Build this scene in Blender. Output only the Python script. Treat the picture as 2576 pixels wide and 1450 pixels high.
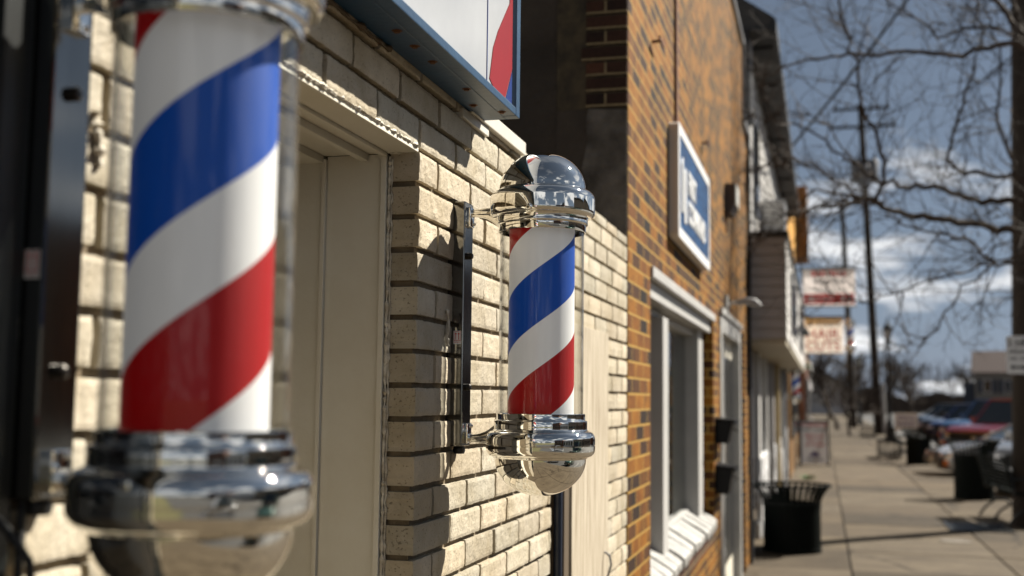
import bpy, bmesh, math, random
from math import radians as R, sin, cos, pi
from mathutils import Vector, Matrix, noise, Euler
random.seed(7)
for o in list(bpy.data.objects): bpy.data.objects.remove(o)
S = bpy.context.scene
col = S.collection

# ---------------------------------------------------------------- camera
rho = .011; yaw = R(15.0833337); pit = R(5.4049022)
fw = Vector((-sin(yaw)*cos(pit), cos(yaw)*cos(pit), sin(pit)))
r0 = Vector((cos(yaw), sin(yaw), 0)); u0 = r0.cross(fw)
rt = r0*cos(rho) + u0*sin(rho); up = -r0*sin(rho) + u0*cos(rho)
cd = bpy.data.cameras.new('camera'); cam = bpy.data.objects.new('camera', cd); col.objects.link(cam)
m = Matrix((rt, up, -fw)).transposed().to_4x4(); m.translation = Vector((.755, 0, 1.69))
cam.matrix_world = m
cd.sensor_width = 36; cd.lens = 36*2900/2576; cd.clip_start = .05; cd.clip_end = 2000
cd.dof.use_dof = True; cd.dof.focus_distance = 2.36; cd.dof.aperture_fstop = 3.0
S.camera = cam

# ---------------------------------------------------------------- light
SUN_EL, SUN_PHI = R(44), R(45.5)       # elevation, angle from +x towards +y
sd = Vector((cos(SUN_EL)*cos(SUN_PHI), cos(SUN_EL)*sin(SUN_PHI), sin(SUN_EL)))
sl = bpy.data.lights.new('sun', 'SUN'); sl.energy = 5.0; sl.angle = R(.5); sl.color = (1, .94, .83)
so = bpy.data.objects.new('sun', sl); col.objects.link(so)
so.rotation_euler = (-sd).to_track_quat('-Z', 'Y').to_euler()
W = bpy.data.worlds.new('World'); S.world = W; W.use_nodes = True
nt = W.node_tree; nt.nodes.clear(); N = nt.nodes.new; Lk = nt.links.new
out = N('ShaderNodeOutputWorld'); bg = N('ShaderNodeBackground'); bg.inputs['Strength'].default_value = .05
sky = N('ShaderNodeTexSky'); sky.sky_type = 'NISHITA'; sky.sun_disc = False
sky.sun_elevation = SUN_EL; sky.sun_rotation = pi/2 - SUN_PHI; sky.air_density = 1.2; sky.dust_density = .6; sky.ozone_density = 1.6
tc = N('ShaderNodeTexCoord'); sep = N('ShaderNodeSeparateXYZ'); Lk(tc.outputs['Generated'], sep.inputs[0])
ad = N('ShaderNodeMath'); ad.operation = 'ADD'; ad.inputs[1].default_value = .16; Lk(sep.outputs[2], ad.inputs[0])
dx = N('ShaderNodeMath'); dx.operation = 'DIVIDE'; Lk(sep.outputs[0], dx.inputs[0]); Lk(ad.outputs[0], dx.inputs[1])
dy = N('ShaderNodeMath'); dy.operation = 'DIVIDE'; Lk(sep.outputs[1], dy.inputs[0]); Lk(ad.outputs[0], dy.inputs[1])
cb = N('ShaderNodeCombineXYZ'); Lk(dx.outputs[0], cb.inputs[0]); Lk(dy.outputs[0], cb.inputs[1]); cb.inputs[2].default_value = 9.2
cn = N('ShaderNodeTexNoise'); cn.inputs['Scale'].default_value = 1.5; cn.inputs['Detail'].default_value = 5; cn.inputs['Roughness'].default_value = .52
Lk(cb.outputs[0], cn.inputs['Vector'])
cr = N('ShaderNodeValToRGB'); cr.color_ramp.elements[0].position = .50; cr.color_ramp.elements[1].position = .60
Lk(cn.outputs['Fac'], cr.inputs[0])
hs = N('ShaderNodeHueSaturation'); hs.inputs['Saturation'].default_value = .76; hs.inputs['Value'].default_value = .40; Lk(sky.outputs[0], hs.inputs['Color'])
zr = N('ShaderNodeMapRange'); zr.inputs['From Min'].default_value = .32; zr.inputs['From Max'].default_value = .6; zr.inputs['To Min'].default_value = 1; zr.inputs['To Max'].default_value = .12; Lk(sep.outputs[2], zr.inputs[0]); cm = N('ShaderNodeMath'); cm.operation = 'MULTIPLY'; Lk(cr.outputs[0], cm.inputs[0]); Lk(zr.outputs[0], cm.inputs[1])
mx = N('ShaderNodeMix'); mx.data_type = 'RGBA'; Lk(cm.outputs[0], mx.inputs[0]); tn_ = N('ShaderNodeMix'); tn_.data_type = 'RGBA'; tn_.blend_type = 'MULTIPLY'; tn_.inputs[0].default_value = 1; tn_.inputs[7].default_value = (1, 1, 1.03, 1); bwn = N('ShaderNodeRGBToBW'); Lk(hs.outputs[0], bwn.inputs[0]); tb = N('ShaderNodeMix'); tb.data_type = 'RGBA'; tb.blend_type = 'MULTIPLY'; tb.inputs[0].default_value = 1; Lk(bwn.outputs[0], tb.inputs[6]); tb.inputs[7].default_value = (.72, .96, 1.32, 1); tm = N('ShaderNodeMix'); tm.data_type = 'RGBA'; tm.inputs[0].default_value = .72; Lk(hs.outputs[0], tm.inputs[6]); Lk(tb.outputs[2], tm.inputs[7]); Lk(tm.outputs[2], tn_.inputs[6]); Lk(tn_.outputs[2], mx.inputs[6]); mx.inputs[7].default_value = (9.0, 9.1, 9.2, 1)
Lk(mx.outputs[2], bg.inputs[0]); Lk(bg.outputs[0], out.inputs[0])
S.view_settings.view_transform = 'Standard'; S.view_settings.look = 'None'; S.view_settings.exposure = 1.08; S.view_settings.gamma = 1
S.cycles.use_denoising = True
S.cycles.max_bounces = 8; S.cycles.diffuse_bounces = 1; S.cycles.transparent_max_bounces = 16; S.cycles.caustics_reflective = False; S.cycles.caustics_refractive = False
S.cycles.sample_clamp_indirect = 4

# ---------------------------------------------------------------- materials
def newmat(name):
    M = bpy.data.materials.new(name); M.use_nodes = True
    n = M.node_tree.nodes; l = M.node_tree.links
    return M, n, l, n['Principled BSDF']
def mat(name, c, rough=.6, metal=0, var=.12, scale=8, bump=0, bscale=60, spec=.5, c2=None, stretch=None, coat=0, detail=6, bdist=.02):
    M, n, l, b = newmat(name)
    t = n.new('ShaderNodeTexCoord'); mp = n.new('ShaderNodeMapping'); l.new(t.outputs['Object'], mp.inputs[0])
    if stretch: mp.inputs['Scale'].default_value = stretch
    no = n.new('ShaderNodeTexNoise'); no.inputs['Scale'].default_value = scale; no.inputs['Detail'].default_value = detail
    no.inputs['Roughness'].default_value = .62
    l.new(mp.outputs[0], no.inputs['Vector'])
    rp = n.new('ShaderNodeValToRGB'); l.new(no.outputs['Fac'], rp.inputs[0])
    rp.color_ramp.elements[0].position = .32; rp.color_ramp.elements[1].position = .68
    if c2 is None:
        a = tuple(x*(1-var) for x in c); d = tuple(min(1, x*(1+var)) for x in c)
    else: a, d = c, c2
    rp.color_ramp.elements[0].color = (*a, 1); rp.color_ramp.elements[1].color = (*d, 1)
    l.new(rp.outputs[0], b.inputs['Base Color'])
    b.inputs['Roughness'].default_value = rough; b.inputs['Metallic'].default_value = metal
    b.inputs['Specular IOR Level'].default_value = spec; b.inputs['Coat Weight'].default_value = coat
    b.inputs['Coat Roughness'].default_value = .05
    if bump:
        n2 = n.new('ShaderNodeTexNoise'); n2.inputs['Scale'].default_value = bscale; n2.inputs['Detail'].default_value = 5
        l.new(mp.outputs[0], n2.inputs['Vector'])
        bp = n.new('ShaderNodeBump'); bp.inputs['Strength'].default_value = bump; bp.inputs['Distance'].default_value = bdist
        l.new(n2.outputs['Fac'], bp.inputs['Height']); l.new(bp.outputs[0], b.inputs['Normal'])
    return M

def sheet_mat(name, c, tr):
    M = mat(name, c, .5, var=.05, scale=6); n = M.node_tree.nodes; l = M.node_tree.links
    t = n.new('ShaderNodeBsdfTranslucent'); t.inputs[0].default_value = (*c, 1); m_ = n.new('ShaderNodeMixShader'); m_.inputs[0].default_value = tr
    l.new(n['Principled BSDF'].outputs[0], m_.inputs[1]); l.new(t.outputs[0], m_.inputs[2]); l.new(m_.outputs[0], n['Material Output'].inputs[0])
    return M
def cream_brick_mat():
    M, n, l, b = newmat('painted_cream_brick')
    t = n.new('ShaderNodeTexCoord')
    n1 = n.new('ShaderNodeTexNoise'); n1.inputs['Scale'].default_value = 7; n1.inputs['Detail'].default_value = 8; n1.inputs['Roughness'].default_value = .65
    n2 = n.new('ShaderNodeTexNoise'); n2.inputs['Scale'].default_value = 95; n2.inputs['Detail'].default_value = 6; n2.inputs['Roughness'].default_value = .7
    v = n.new('ShaderNodeTexVoronoi'); v.inputs['Scale'].default_value = 150
    for q in (n1, n2, v): l.new(t.outputs['Object'], q.inputs['Vector'])
    rp = n.new('ShaderNodeValToRGB'); e = rp.color_ramp.elements
    e[0].position = .3; e[0].color = (.42, .35, .235, 1); e[1].position = .7; e[1].color = (.64, .57, .45, 1)
    l.new(n1.outputs['Fac'], rp.inputs[0])
    # dark pits and specks: small cells
    n3 = n.new('ShaderNodeTexNoise'); n3.inputs['Scale'].default_value = 230; n3.inputs['Detail'].default_value = 2; l.new(t.outputs['Object'], n3.inputs['Vector'])
    r3 = n.new('ShaderNodeValToRGB'); r3.color_ramp.elements[0].position = .30; r3.color_ramp.elements[0].color = (.16, .13, .09, 1)
    r3.color_ramp.elements[1].position = .37; r3.color_ramp.elements[1].color = (1, 1, 1, 1); l.new(n3.outputs['Fac'], r3.inputs[0])
    mu = n.new('ShaderNodeMix'); mu.data_type = 'RGBA'; mu.blend_type = 'MULTIPLY'; mu.inputs[0].default_value = .5
    l.new(rp.outputs[0], mu.inputs[6]); l.new(r3.outputs[0], mu.inputs[7]); at = n.new('ShaderNodeAttribute'); at.attribute_name = 'tone'
    m3 = n.new('ShaderNodeMix'); m3.data_type = 'RGBA'; m3.blend_type = 'MULTIPLY'; m3.inputs[0].default_value = 1
    l.new(mu.outputs[2], m3.inputs[6]); l.new(at.outputs['Color'], m3.inputs[7]); l.new(m3.outputs[2], b.inputs['Base Color'])
    b.inputs['Roughness'].default_value = .62; b.inputs['Specular IOR Level'].default_value = .35
    ma = n.new('ShaderNodeMath'); ma.operation = 'MULTIPLY_ADD'; ma.inputs[1].default_value = .6; l.new(r3.outputs[0], ma.inputs[0]); l.new(n2.outputs['Fac'], ma.inputs[2])
    bp = n.new('ShaderNodeBump'); bp.inputs['Strength'].default_value = .8; bp.inputs['Distance'].default_value = .003
    l.new(ma.outputs[0], bp.inputs['Height']); l.new(bp.outputs[0], b.inputs['Normal'])
    return M

def brick_tex_mat(name, cols, mortar, along='y'):
    M, n, l, b = newmat(name)
    t = n.new('ShaderNodeTexCoord'); s = n.new('ShaderNodeSeparateXYZ'); l.new(t.outputs['Object'], s.inputs[0])
    a = n.new('ShaderNodeMath'); a.operation = 'ADD'; l.new(s.outputs[0], a.inputs[0]); l.new(s.outputs[1], a.inputs[1])
    cbn = n.new('ShaderNodeCombineXYZ'); l.new(a.outputs[0], cbn.inputs[0]); l.new(s.outputs[2], cbn.inputs[1])
    br = n.new('ShaderNodeTexBrick'); l.new(cbn.outputs[0], br.inputs['Vector'])
    br.inputs['Scale'].default_value = 1; br.inputs['Brick Width'].default_value = .213; br.inputs['Row Height'].default_value = .0657
    br.inputs['Mortar Size'].default_value = .0055; br.inputs['Mortar Smooth'].default_value = .15; br.inputs['Bias'].default_value = -.1
    br.inputs['Color1'].default_value = (0, 0, 0, 1); br.inputs['Color2'].default_value = (1, 1, 1, 1); br.inputs['Mortar'].default_value = (.5, .5, .5, 1)
    rp = n.new('ShaderNodeValToRGB'); e = rp.color_ramp.elements; e[0].color = (*cols[0], 1); e[1].color = (*cols[-1], 1)
    for i, c in enumerate(cols[1:-1]):
        k = e.new((i+1)/(len(cols)-1)); k.color = (*c, 1)
    no = n.new('ShaderNodeTexNoise'); no.inputs['Scale'].default_value = 3.0; no.inputs['Detail'].default_value = 6; l.new(cbn.outputs[0], no.inputs['Vector'])
    ad = n.new('ShaderNodeMath'); ad.operation = 'MULTIPLY_ADD'; ad.inputs[1].default_value = 1.1; ad.inputs[2].default_value = -.42; l.new(no.outputs['Fac'], ad.inputs[0])
    bc = n.new('ShaderNodeMath'); bc.operation = 'MULTIPLY'; bc.inputs[1].default_value = .95; l.new(br.outputs['Color'], bc.inputs[0])
    a2 = n.new('ShaderNodeMath'); a2.operation = 'ADD'; l.new(bc.outputs[0], a2.inputs[0]); l.new(ad.outputs[0], a2.inputs[1]); l.new(a2.outputs[0], rp.inputs[0])
    n4 = n.new('ShaderNodeTexNoise'); n4.inputs['Scale'].default_value = 60; n4.inputs['Detail'].default_value = 4; l.new(cbn.outputs[0], n4.inputs['Vector'])
    mo = n.new('ShaderNodeMix'); mo.data_type = 'RGBA'; l.new(br.outputs['Fac'], mo.inputs[0]); l.new(rp.outputs[0], mo.inputs[6]); mo.inputs[7].default_value = (*mortar, 1)
    ov = n.new('ShaderNodeMix'); ov.data_type = 'RGBA'; ov.blend_type = 'OVERLAY'; ov.inputs[0].default_value = .55; l.new(mo.outputs[2], ov.inputs[6]); l.new(n4.outputs['Fac'], ov.inputs[7])
    l.new(ov.outputs[2], b.inputs['Base Color']); b.inputs['Roughness'].default_value = .8; b.inputs['Specular IOR Level'].default_value = .2
    inv = n.new('ShaderNodeMath'); inv.operation = 'MULTIPLY_ADD'; inv.inputs[1].default_value = .12; l.new(n4.outputs['Fac'], inv.inputs[0])
    i2 = n.new('ShaderNodeMath'); i2.operation = 'SUBTRACT'; i2.inputs[0].default_value = 1; l.new(br.outputs['Fac'], i2.inputs[1]); l.new(i2.outputs[0], inv.inputs[2])
    bp = n.new('ShaderNodeBump'); bp.inputs['Strength'].default_value = .7; bp.inputs['Distance'].default_value = .006
    l.new(inv.outputs[0], bp.inputs['Height']); l.new(bp.outputs[0], b.inputs['Normal'])
    return M

def glass_mat(name, tint=(1, 1, 1), boost=1.0):
    M = bpy.data.materials.new(name); M.use_nodes = True; n = M.node_tree.nodes; l = M.node_tree.links; n.clear()
    o = n.new('ShaderNodeOutputMaterial'); tr = n.new('ShaderNodeBsdfTransparent'); gl = n.new('ShaderNodeBsdfGlossy'); fr = n.new('ShaderNodeLayerWeight'); fr.inputs['Blend'].default_value = .5
    tr.inputs[0].default_value = (*tint, 1); gl.inputs['Roughness'].default_value = .015
    pw = n.new('ShaderNodeMath'); pw.operation = 'POWER'; pw.inputs[1].default_value = 3.6; l.new(fr.outputs['Facing'], pw.inputs[0])
    mu = n.new('ShaderNodeMath'); mu.operation = 'MULTIPLY_ADD'; mu.inputs[1].default_value = 1.0*boost; mu.inputs[2].default_value = .012; mu.use_clamp = True; l.new(pw.outputs[0], mu.inputs[0])
    mx = n.new('ShaderNodeMixShader'); l.new(mu.outputs[0], mx.inputs[0]); l.new(tr.outputs[0], mx.inputs[1]); l.new(gl.outputs[0], mx.inputs[2]); l.new(mx.outputs[0], o.inputs[0])
    return M

def stripe_mat():
    M, n, l, b = newmat('helical_stripes')
    t = n.new('ShaderNodeTexCoord'); s = n.new('ShaderNodeSeparateXYZ'); l.new(t.outputs['Object'], s.inputs[0])
    def ma(op, a, bb=None, c=None):
        k = n.new('ShaderNodeMath'); k.operation = op
        for i, v in enumerate((a, bb, c)):
            if v is None: continue
            if isinstance(v, (int, float)): k.inputs[i].default_value = v
            else: l.new(v, k.inputs[i])
        return k.outputs[0]
    th = ma('ARCTAN2', s.outputs[1], s.outputs[0])
    w = ma('SUBTRACT', s.outputs[2], ma('MULTIPLY', ma('ADD', th, R(166.6)), .316/(2*pi)))
    fr = ma('MULTIPLY', ma('FRACT', ma('ADD', ma('DIVIDE', w, .4127), 2.0)), .4127)
    blue = ma('MULTIPLY', ma('GREATER_THAN', fr, .1135), ma('LESS_THAN', fr, .227))
    red = ma('MAXIMUM', ma('GREATER_THAN', fr, .32), ma('LESS_THAN', fr, .0206))
    m1 = n.new('ShaderNodeMix'); m1.data_type = 'RGBA'; l.new(blue, m1.inputs[0]); m1.inputs[6].default_value = (.78, .765, .76, 1); m1.inputs[7].default_value = (.0002, .06, .36, 1)
    m2 = n.new('ShaderNodeMix'); m2.data_type = 'RGBA'; l.new(red, m2.inputs[0]); l.new(m1.outputs[2], m2.inputs[6]); m2.inputs[7].default_value = (.34, .0005, .002, 1)
    l.new(m2.outputs[2], b.inputs['Base Color']); l.new(m2.outputs[2], b.inputs['Emission Color']); b.inputs['Emission Strength'].default_value = .075   # faint glow added to lighten the stripes' shaded side, no lamp inside; b.inputs['Roughness'].default_value = .3; b.inputs['Specular IOR Level'].default_value = .1; b.inputs['Coat Weight'].default_value = .06; b.inputs['Coat Roughness'].default_value = .04
    # faint vertical waviness of the rolled plastic sheet
    mp = n.new('ShaderNodeMapping'); mp.inputs['Scale'].default_value = (1, 1, .03); l.new(t.outputs['Object'], mp.inputs[0])
    no = n.new('ShaderNodeTexNoise'); no.inputs['Scale'].default_value = 60; no.inputs['Detail'].default_value = 3; l.new(mp.outputs[0], no.inputs['Vector'])
    bp = n.new('ShaderNodeBump'); bp.inputs['Strength'].default_value = .25; bp.inputs['Distance'].default_value = .002; l.new(no.outputs['Fac'], bp.inputs['Height'])
    l.new(bp.outputs[0], b.inputs['Normal']); l.new(bp.outputs[0], b.inputs['Coat Normal'])
    return M

def concrete_mat():
    M, n, l, b = newmat('sidewalk_concrete')
    t = n.new('ShaderNodeTexCoord'); at = n.new('ShaderNodeAttribute'); at.attribute_name = 'tone'
    n1 = n.new('ShaderNodeTexNoise'); n1.inputs['Scale'].default_value = 1.6; n1.inputs['Detail'].default_value = 9; n1.inputs['Roughness'].default_value = .7
    n2 = n.new('ShaderNodeTexNoise'); n2.inputs['Scale'].default_value = 160; n2.inputs['Detail'].default_value = 3
    for q in (n1, n2): l.new(t.outputs['Object'], q.inputs['Vector'])
    rp = n.new('ShaderNodeValToRGB'); e = rp.color_ramp.elements; e[0].position = .3; e[0].color = (.062, .047, .031, 1); e[1].position = .72; e[1].color = (.125, .099, .067, 1)
    l.new(n1.outputs['Fac'], rp.inputs[0])
    mu = n.new('ShaderNodeMix'); mu.data_type = 'RGBA'; mu.blend_type = 'MULTIPLY'; mu.inputs[0].default_value = 1; l.new(rp.outputs[0], mu.inputs[6]); l.new(at.outputs['Color'], mu.inputs[7])
    vd = n.new('ShaderNodeTexNoise'); vd.inputs['Scale'].default_value = 1.3; vd.inputs['Detail'].default_value = 4; l.new(t.outputs['Object'], vd.inputs['Vector'])
    vm = n.new('ShaderNodeMix'); vm.data_type = 'VECTOR'; vm.inputs[0].default_value = .35; l.new(t.outputs['Object'], vm.inputs[4]); l.new(vd.outputs['Color'], vm.inputs[5])
    vo = n.new('ShaderNodeTexVoronoi'); vo.feature = 'DISTANCE_TO_EDGE'; vo.inputs['Scale'].default_value = .55; l.new(vm.outputs[1], vo.inputs['Vector'])
    vr = n.new('ShaderNodeValToRGB'); vr.color_ramp.elements[0].color = (.35, .33, .3, 1); vr.color_ramp.elements[1].position = .012; l.new(vo.outputs['Distance'], vr.inputs[0])
    gs = n.new('ShaderNodeTexVoronoi'); gs.inputs['Scale'].default_value = 2.4; l.new(t.outputs['Object'], gs.inputs['Vector'])
    gr_ = n.new('ShaderNodeValToRGB'); gr_.color_ramp.elements[0].position = .07; gr_.color_ramp.elements[0].color = (.4, .38, .35, 1); gr_.color_ramp.elements[1].position = .10; l.new(gs.outputs['Distance'], gr_.inputs[0])
    mc = n.new('ShaderNodeMix'); mc.data_type = 'RGBA'; mc.blend_type = 'MULTIPLY'; mc.inputs[0].default_value = 1; l.new(vr.outputs[0], mc.inputs[6]); l.new(gr_.outputs[0], mc.inputs[7])
    md = n.new('ShaderNodeMix'); md.data_type = 'RGBA'; md.blend_type = 'MULTIPLY'; md.inputs[0].default_value = 1; l.new(mu.outputs[2], md.inputs[6]); l.new(mc.outputs[2], md.inputs[7]); mu = md
    l.new(mu.outputs[2], b.inputs['Base Color']); b.inputs['Roughness'].default_value = .85; b.inputs['Specular IOR Level'].default_value = .2
    bp = n.new('ShaderNodeBump'); bp.inputs['Strength'].default_value = .4; bp.inputs['Distance'].default_value = .003; l.new(n2.outputs['Fac'], bp.inputs['Height']); l.new(bp.outputs[0], b.inputs['Normal'])
    return M

K = {}
K['cream'] = cream_brick_mat()
K['cream_mortar'] = mat('painted_mortar', (.17, .13, .08), .8, var=.25, scale=25, bump=.7, bscale=150, bdist=.003)
K['brown'] = brick_tex_mat('brown_brick', [(.010, .006, .004), (.035, .014, .006), (.075, .028, .007), (.15, .052, .006), (.25, .098, .009), (.08, .029, .005)], (.36, .215, .05))
K['brown_dark'] = brick_tex_mat('dark_toothed_brick', [(.02, .011, .008), (.05, .022, .013), (.09, .035, .018)], (.22, .16, .085))
K['red_far'] = brick_tex_mat('far_red_brick', [(.09, .035, .025), (.16, .06, .04), (.2, .09, .06)], (.25, .2, .16))
K['white_brick'] = brick_tex_mat('white_painted_brick', [(.62, .6, .57), (.72, .70, .66), (.8, .78, .74)], (.5, .48, .45))
K['bedding'] = mat('dark_lime_mortar', (.03, .022, .013), .9, c2=(.10, .07, .035), scale=14)
K['stucco'] = mat('stained_render', (.030, .021, .014), .9, c2=(.075, .055, .038), scale=2.2, bump=.6, bscale=30, detail=9)
K['plaster'] = mat('broken_plaster', (.05, .04, .03), .9, c2=(.16, .135, .11), scale=9, bump=.8, bscale=40, detail=9)
K['black'] = mat('crack_and_room_black', (.004, .003, .003), .9, spec=.1)
K['white'] = mat('aged_white_paint', (.80, .74, .60), .5, c2=(.88, .84, .72), scale=5, bump=.2, bscale=90, detail=9, bdist=.003)
K['trim'] = mat('white_trim', (.50, .49, .47), .45, var=.08, scale=4)
K['caulk'] = mat('crusty_caulk', (.40, .34, .25), .8, c2=(.78, .73, .62), scale=60, bump=.8, bscale=120, bdist=.004)
K['flash'] = mat('white_metal_flashing', (.72, .68, .60), .4, var=.08, scale=10)
K['chrome'] = mat('polished_chrome', (.80, .785, .74), .03, 1, var=.02, scale=30)
K['steel'] = mat('polished_stainless', (.22, .217, .205), .10, 1, var=.10, scale=30, stretch=(1, 1, .1))
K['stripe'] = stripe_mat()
K['glass'] = glass_mat('clear_glass_tube', (.985, .99, .988), 1.0)
K['winglass'] = glass_mat('window_glass', (.62, .66, .64), 1.0)
K['pane'] = mat('window_pane', (.012, .014, .016), .04, spec=.8, var=.1)
K['sillpaint'] = mat('thick_white_sill_paint', (.22, .215, .20), .5, c2=(.42, .41, .39), scale=14, bump=.6, bscale=40)
K['blind'] = mat('pale_green_blind', (.06, .066, .055), .7, var=.06, scale=3, stretch=(1, 6, .2))
K['rubber'] = mat('black_rubber', (.012, .012, .012), .5)
K['bolt'] = mat('dark_bolt', (.05, .045, .04), .3, .8)
K['red'] = mat('red_vinyl', (.27, .003, .003), .35, var=.1, scale=6)
K['redink'] = mat('red_ink', (.55, .03, .03), .6)
K['blueink'] = mat('blue_vinyl', (.006, .03, .19), .35, var=.15, scale=8)
K['darkink'] = mat('dark_ink', (.03, .03, .04), .6)
K['purple'] = mat('purple_ink', (.10, .07, .25), .6)
K['sign_face'] = mat('white_acrylic', (.44, .45, .465), .16, c2=(.52, .53, .545), scale=2.5, coat=.3)
K['sign_blue'] = mat('weathered_blue_paint', (.010, .042, .095), .42, c2=(.02, .07, .14), scale=7, bump=.25, bscale=60, detail=9, bdist=.003)
K['fc_blue'] = mat('carved_blue_panel', (.002, .025, .085), .4, c2=(.008, .085, .24), scale=14, stretch=(1, .35, 2.5), bump=.5, bscale=30, bdist=.01)
K['fc_white'] = mat('clean_white', (.80, .80, .80), .4, var=.03)
K['fc_side'] = mat('beige_sign_return', (.62, .56, .50), .5, var=.05)
K['ply'] = mat('weathered_plywood', (.26, .20, .13), .8, c2=(.62, .55, .43), scale=11, stretch=(6, 6, .3), bump=.5, bscale=40, detail=9, bdist=.003)
K['plyedge'] = mat('dark_wood_edge', (.10, .07, .04), .8, var=.3, scale=12, stretch=(5, 5, .4))
K['conduit'] = mat('blue_black_conduit', (.01, .016, .035), .3, var=.2)
K['rust'] = mat('rusted_metal', (.07, .025, .01), .8, c2=(.20, .075, .02), scale=30)
K['mail'] = mat('black_mailbox_enamel', (.004, .004, .005), .45, spec=.15)
K['fixture'] = mat('bronze_fixture', (.06, .045, .04), .5)
K['siding'] = mat('grey_vinyl_siding', (.42, .40, .40), .6, var=.08, scale=3)
K['siding_w'] = mat('white_vinyl_siding', (.74, .72, .69), .6, var=.12, scale=3)
K['soffit'] = mat('dark_soffit', (.022, .022, .024), .7, var=.3)
K['soffit_w'] = mat('cream_soffit', (.42, .37, .28), .7)
K['shingle'] = mat('roof_shingles', (.06, .055, .05), .9, var=.3, scale=20)
K['shutter'] = mat('dark_blue_shutter', (.02, .026, .045), .5)
K['tan'] = mat('tan_downpipe', (.40, .30, .15), .5)
K['greypipe'] = mat('grey_downpipe', (.28, .28, .29), .5)
K['yellow'] = mat('ochre_panel', (.62, .30, .03), .6, var=.15, scale=3)
K['ochre_br'] = mat('brown_ochre_panel', (.20, .10, .025), .7, var=.15, scale=3)
K['concrete'] = concrete_mat()
K['asphalt'] = mat('asphalt', (.040, .040, .042), .85, c2=(.065, .063, .06), scale=6, bump=.4, bscale=200, bdist=.004)
K['kerb'] = mat('kerb_concrete', (.13, .11, .085), .85, var=.2, scale=5)
K['paint'] = mat('road_paint', (.7, .7, .66), .7, var=.1, scale=12)
K['grass'] = mat('winter_grass', (.06, .07, .025), .9, c2=(.14, .115, .05), scale=3, bump=.5, bscale=40)
K['green'] = mat('weed_green', (.07, .14, .02), .7)
K['can'] = mat('dark_green_can_enamel', (.003, .0055, .0045), .6, spec=.10, var=.2)
K['liner'] = mat('black_can_liner', (.002, .002, .002), .6, spec=.1)
K['ironblack'] = mat('black_iron', (.008, .010, .010), .38)
K['slat'] = mat('dark_bench_slat', (.003, .0045, .004), .9, spec=.03)
K['wood'] = mat('creosoted_wood', (.018, .013, .009), .9, c2=(.045, .03, .02), scale=10, stretch=(4, 4, .3), bump=.5, bscale=40)
K['polewhite'] = mat('plastic_guard', (.45, .44, .42), .5)
K['bark'] = mat('dark_bark', (.035, .026, .02), .9, c2=(.085, .062, .046), scale=12, bump=.5, bscale=60)
K['twig'] = mat('twig_bark', (.06, .045, .034), .85, var=.3)
K['fartwig'] = mat('far_twigs', (.045, .032, .024), .9, c2=(.085, .062, .045), scale=2)
K['alu'] = mat('grey_transformer', (.22, .22, .23), .5)
K['frost'] = mat('lamp_frosted_glass', (.6, .6, .55), .3)
K['house'] = mat('cream_clapboard', (.20, .185, .155), .7, var=.05)
K['roofred'] = mat('red_brown_roof', (.03, .013, .011), .9, var=.2)
K['signpink'] = sheet_mat('pale_sign_face', (.80, .74, .72), .35)
K['signcream'] = sheet_mat('cream_sign_face', (.80, .79, .77), .40)
K['boardwhite'] = sheet_mat('white_poster_sheet', (.8, .79, .8), .35)
K['tyre'] = mat('tyre_rubber', (.012, .012, .012), .8)
K['rim'] = mat('alloy_rim', (.45, .45, .46), .25, .9)
K['carglass'] = mat('car_glass', (.008, .012, .012), .03, spec=1, var=.1)
K['carblack'] = mat('grille_plastic', (.007, .007, .008), .4)
K['lampglass'] = mat('headlight_lens', (.6, .6, .62), .08, .5, coat=1)
K['amber'] = mat('amber_marker', (.8, .18, .01), .25)
K['plate'] = mat('licence_plate', (.6, .6, .6), .4)
K['cloth'] = mat('dark_clothing', (.012, .013, .018), .85)
K['skin'] = mat('skin', (.42, .25, .18), .55)
K['hair'] = mat('dark_hair', (.02, .014, .01), .7)
K['teal'] = mat('teal_glaze', (.01, .16, .20), .2)
K['greenaw'] = mat('green_fringe', (.02, .20, .05), .7)
K['brick_tone'] = mat('tan_block', (.30, .25, .19), .85, var=.1)

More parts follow.
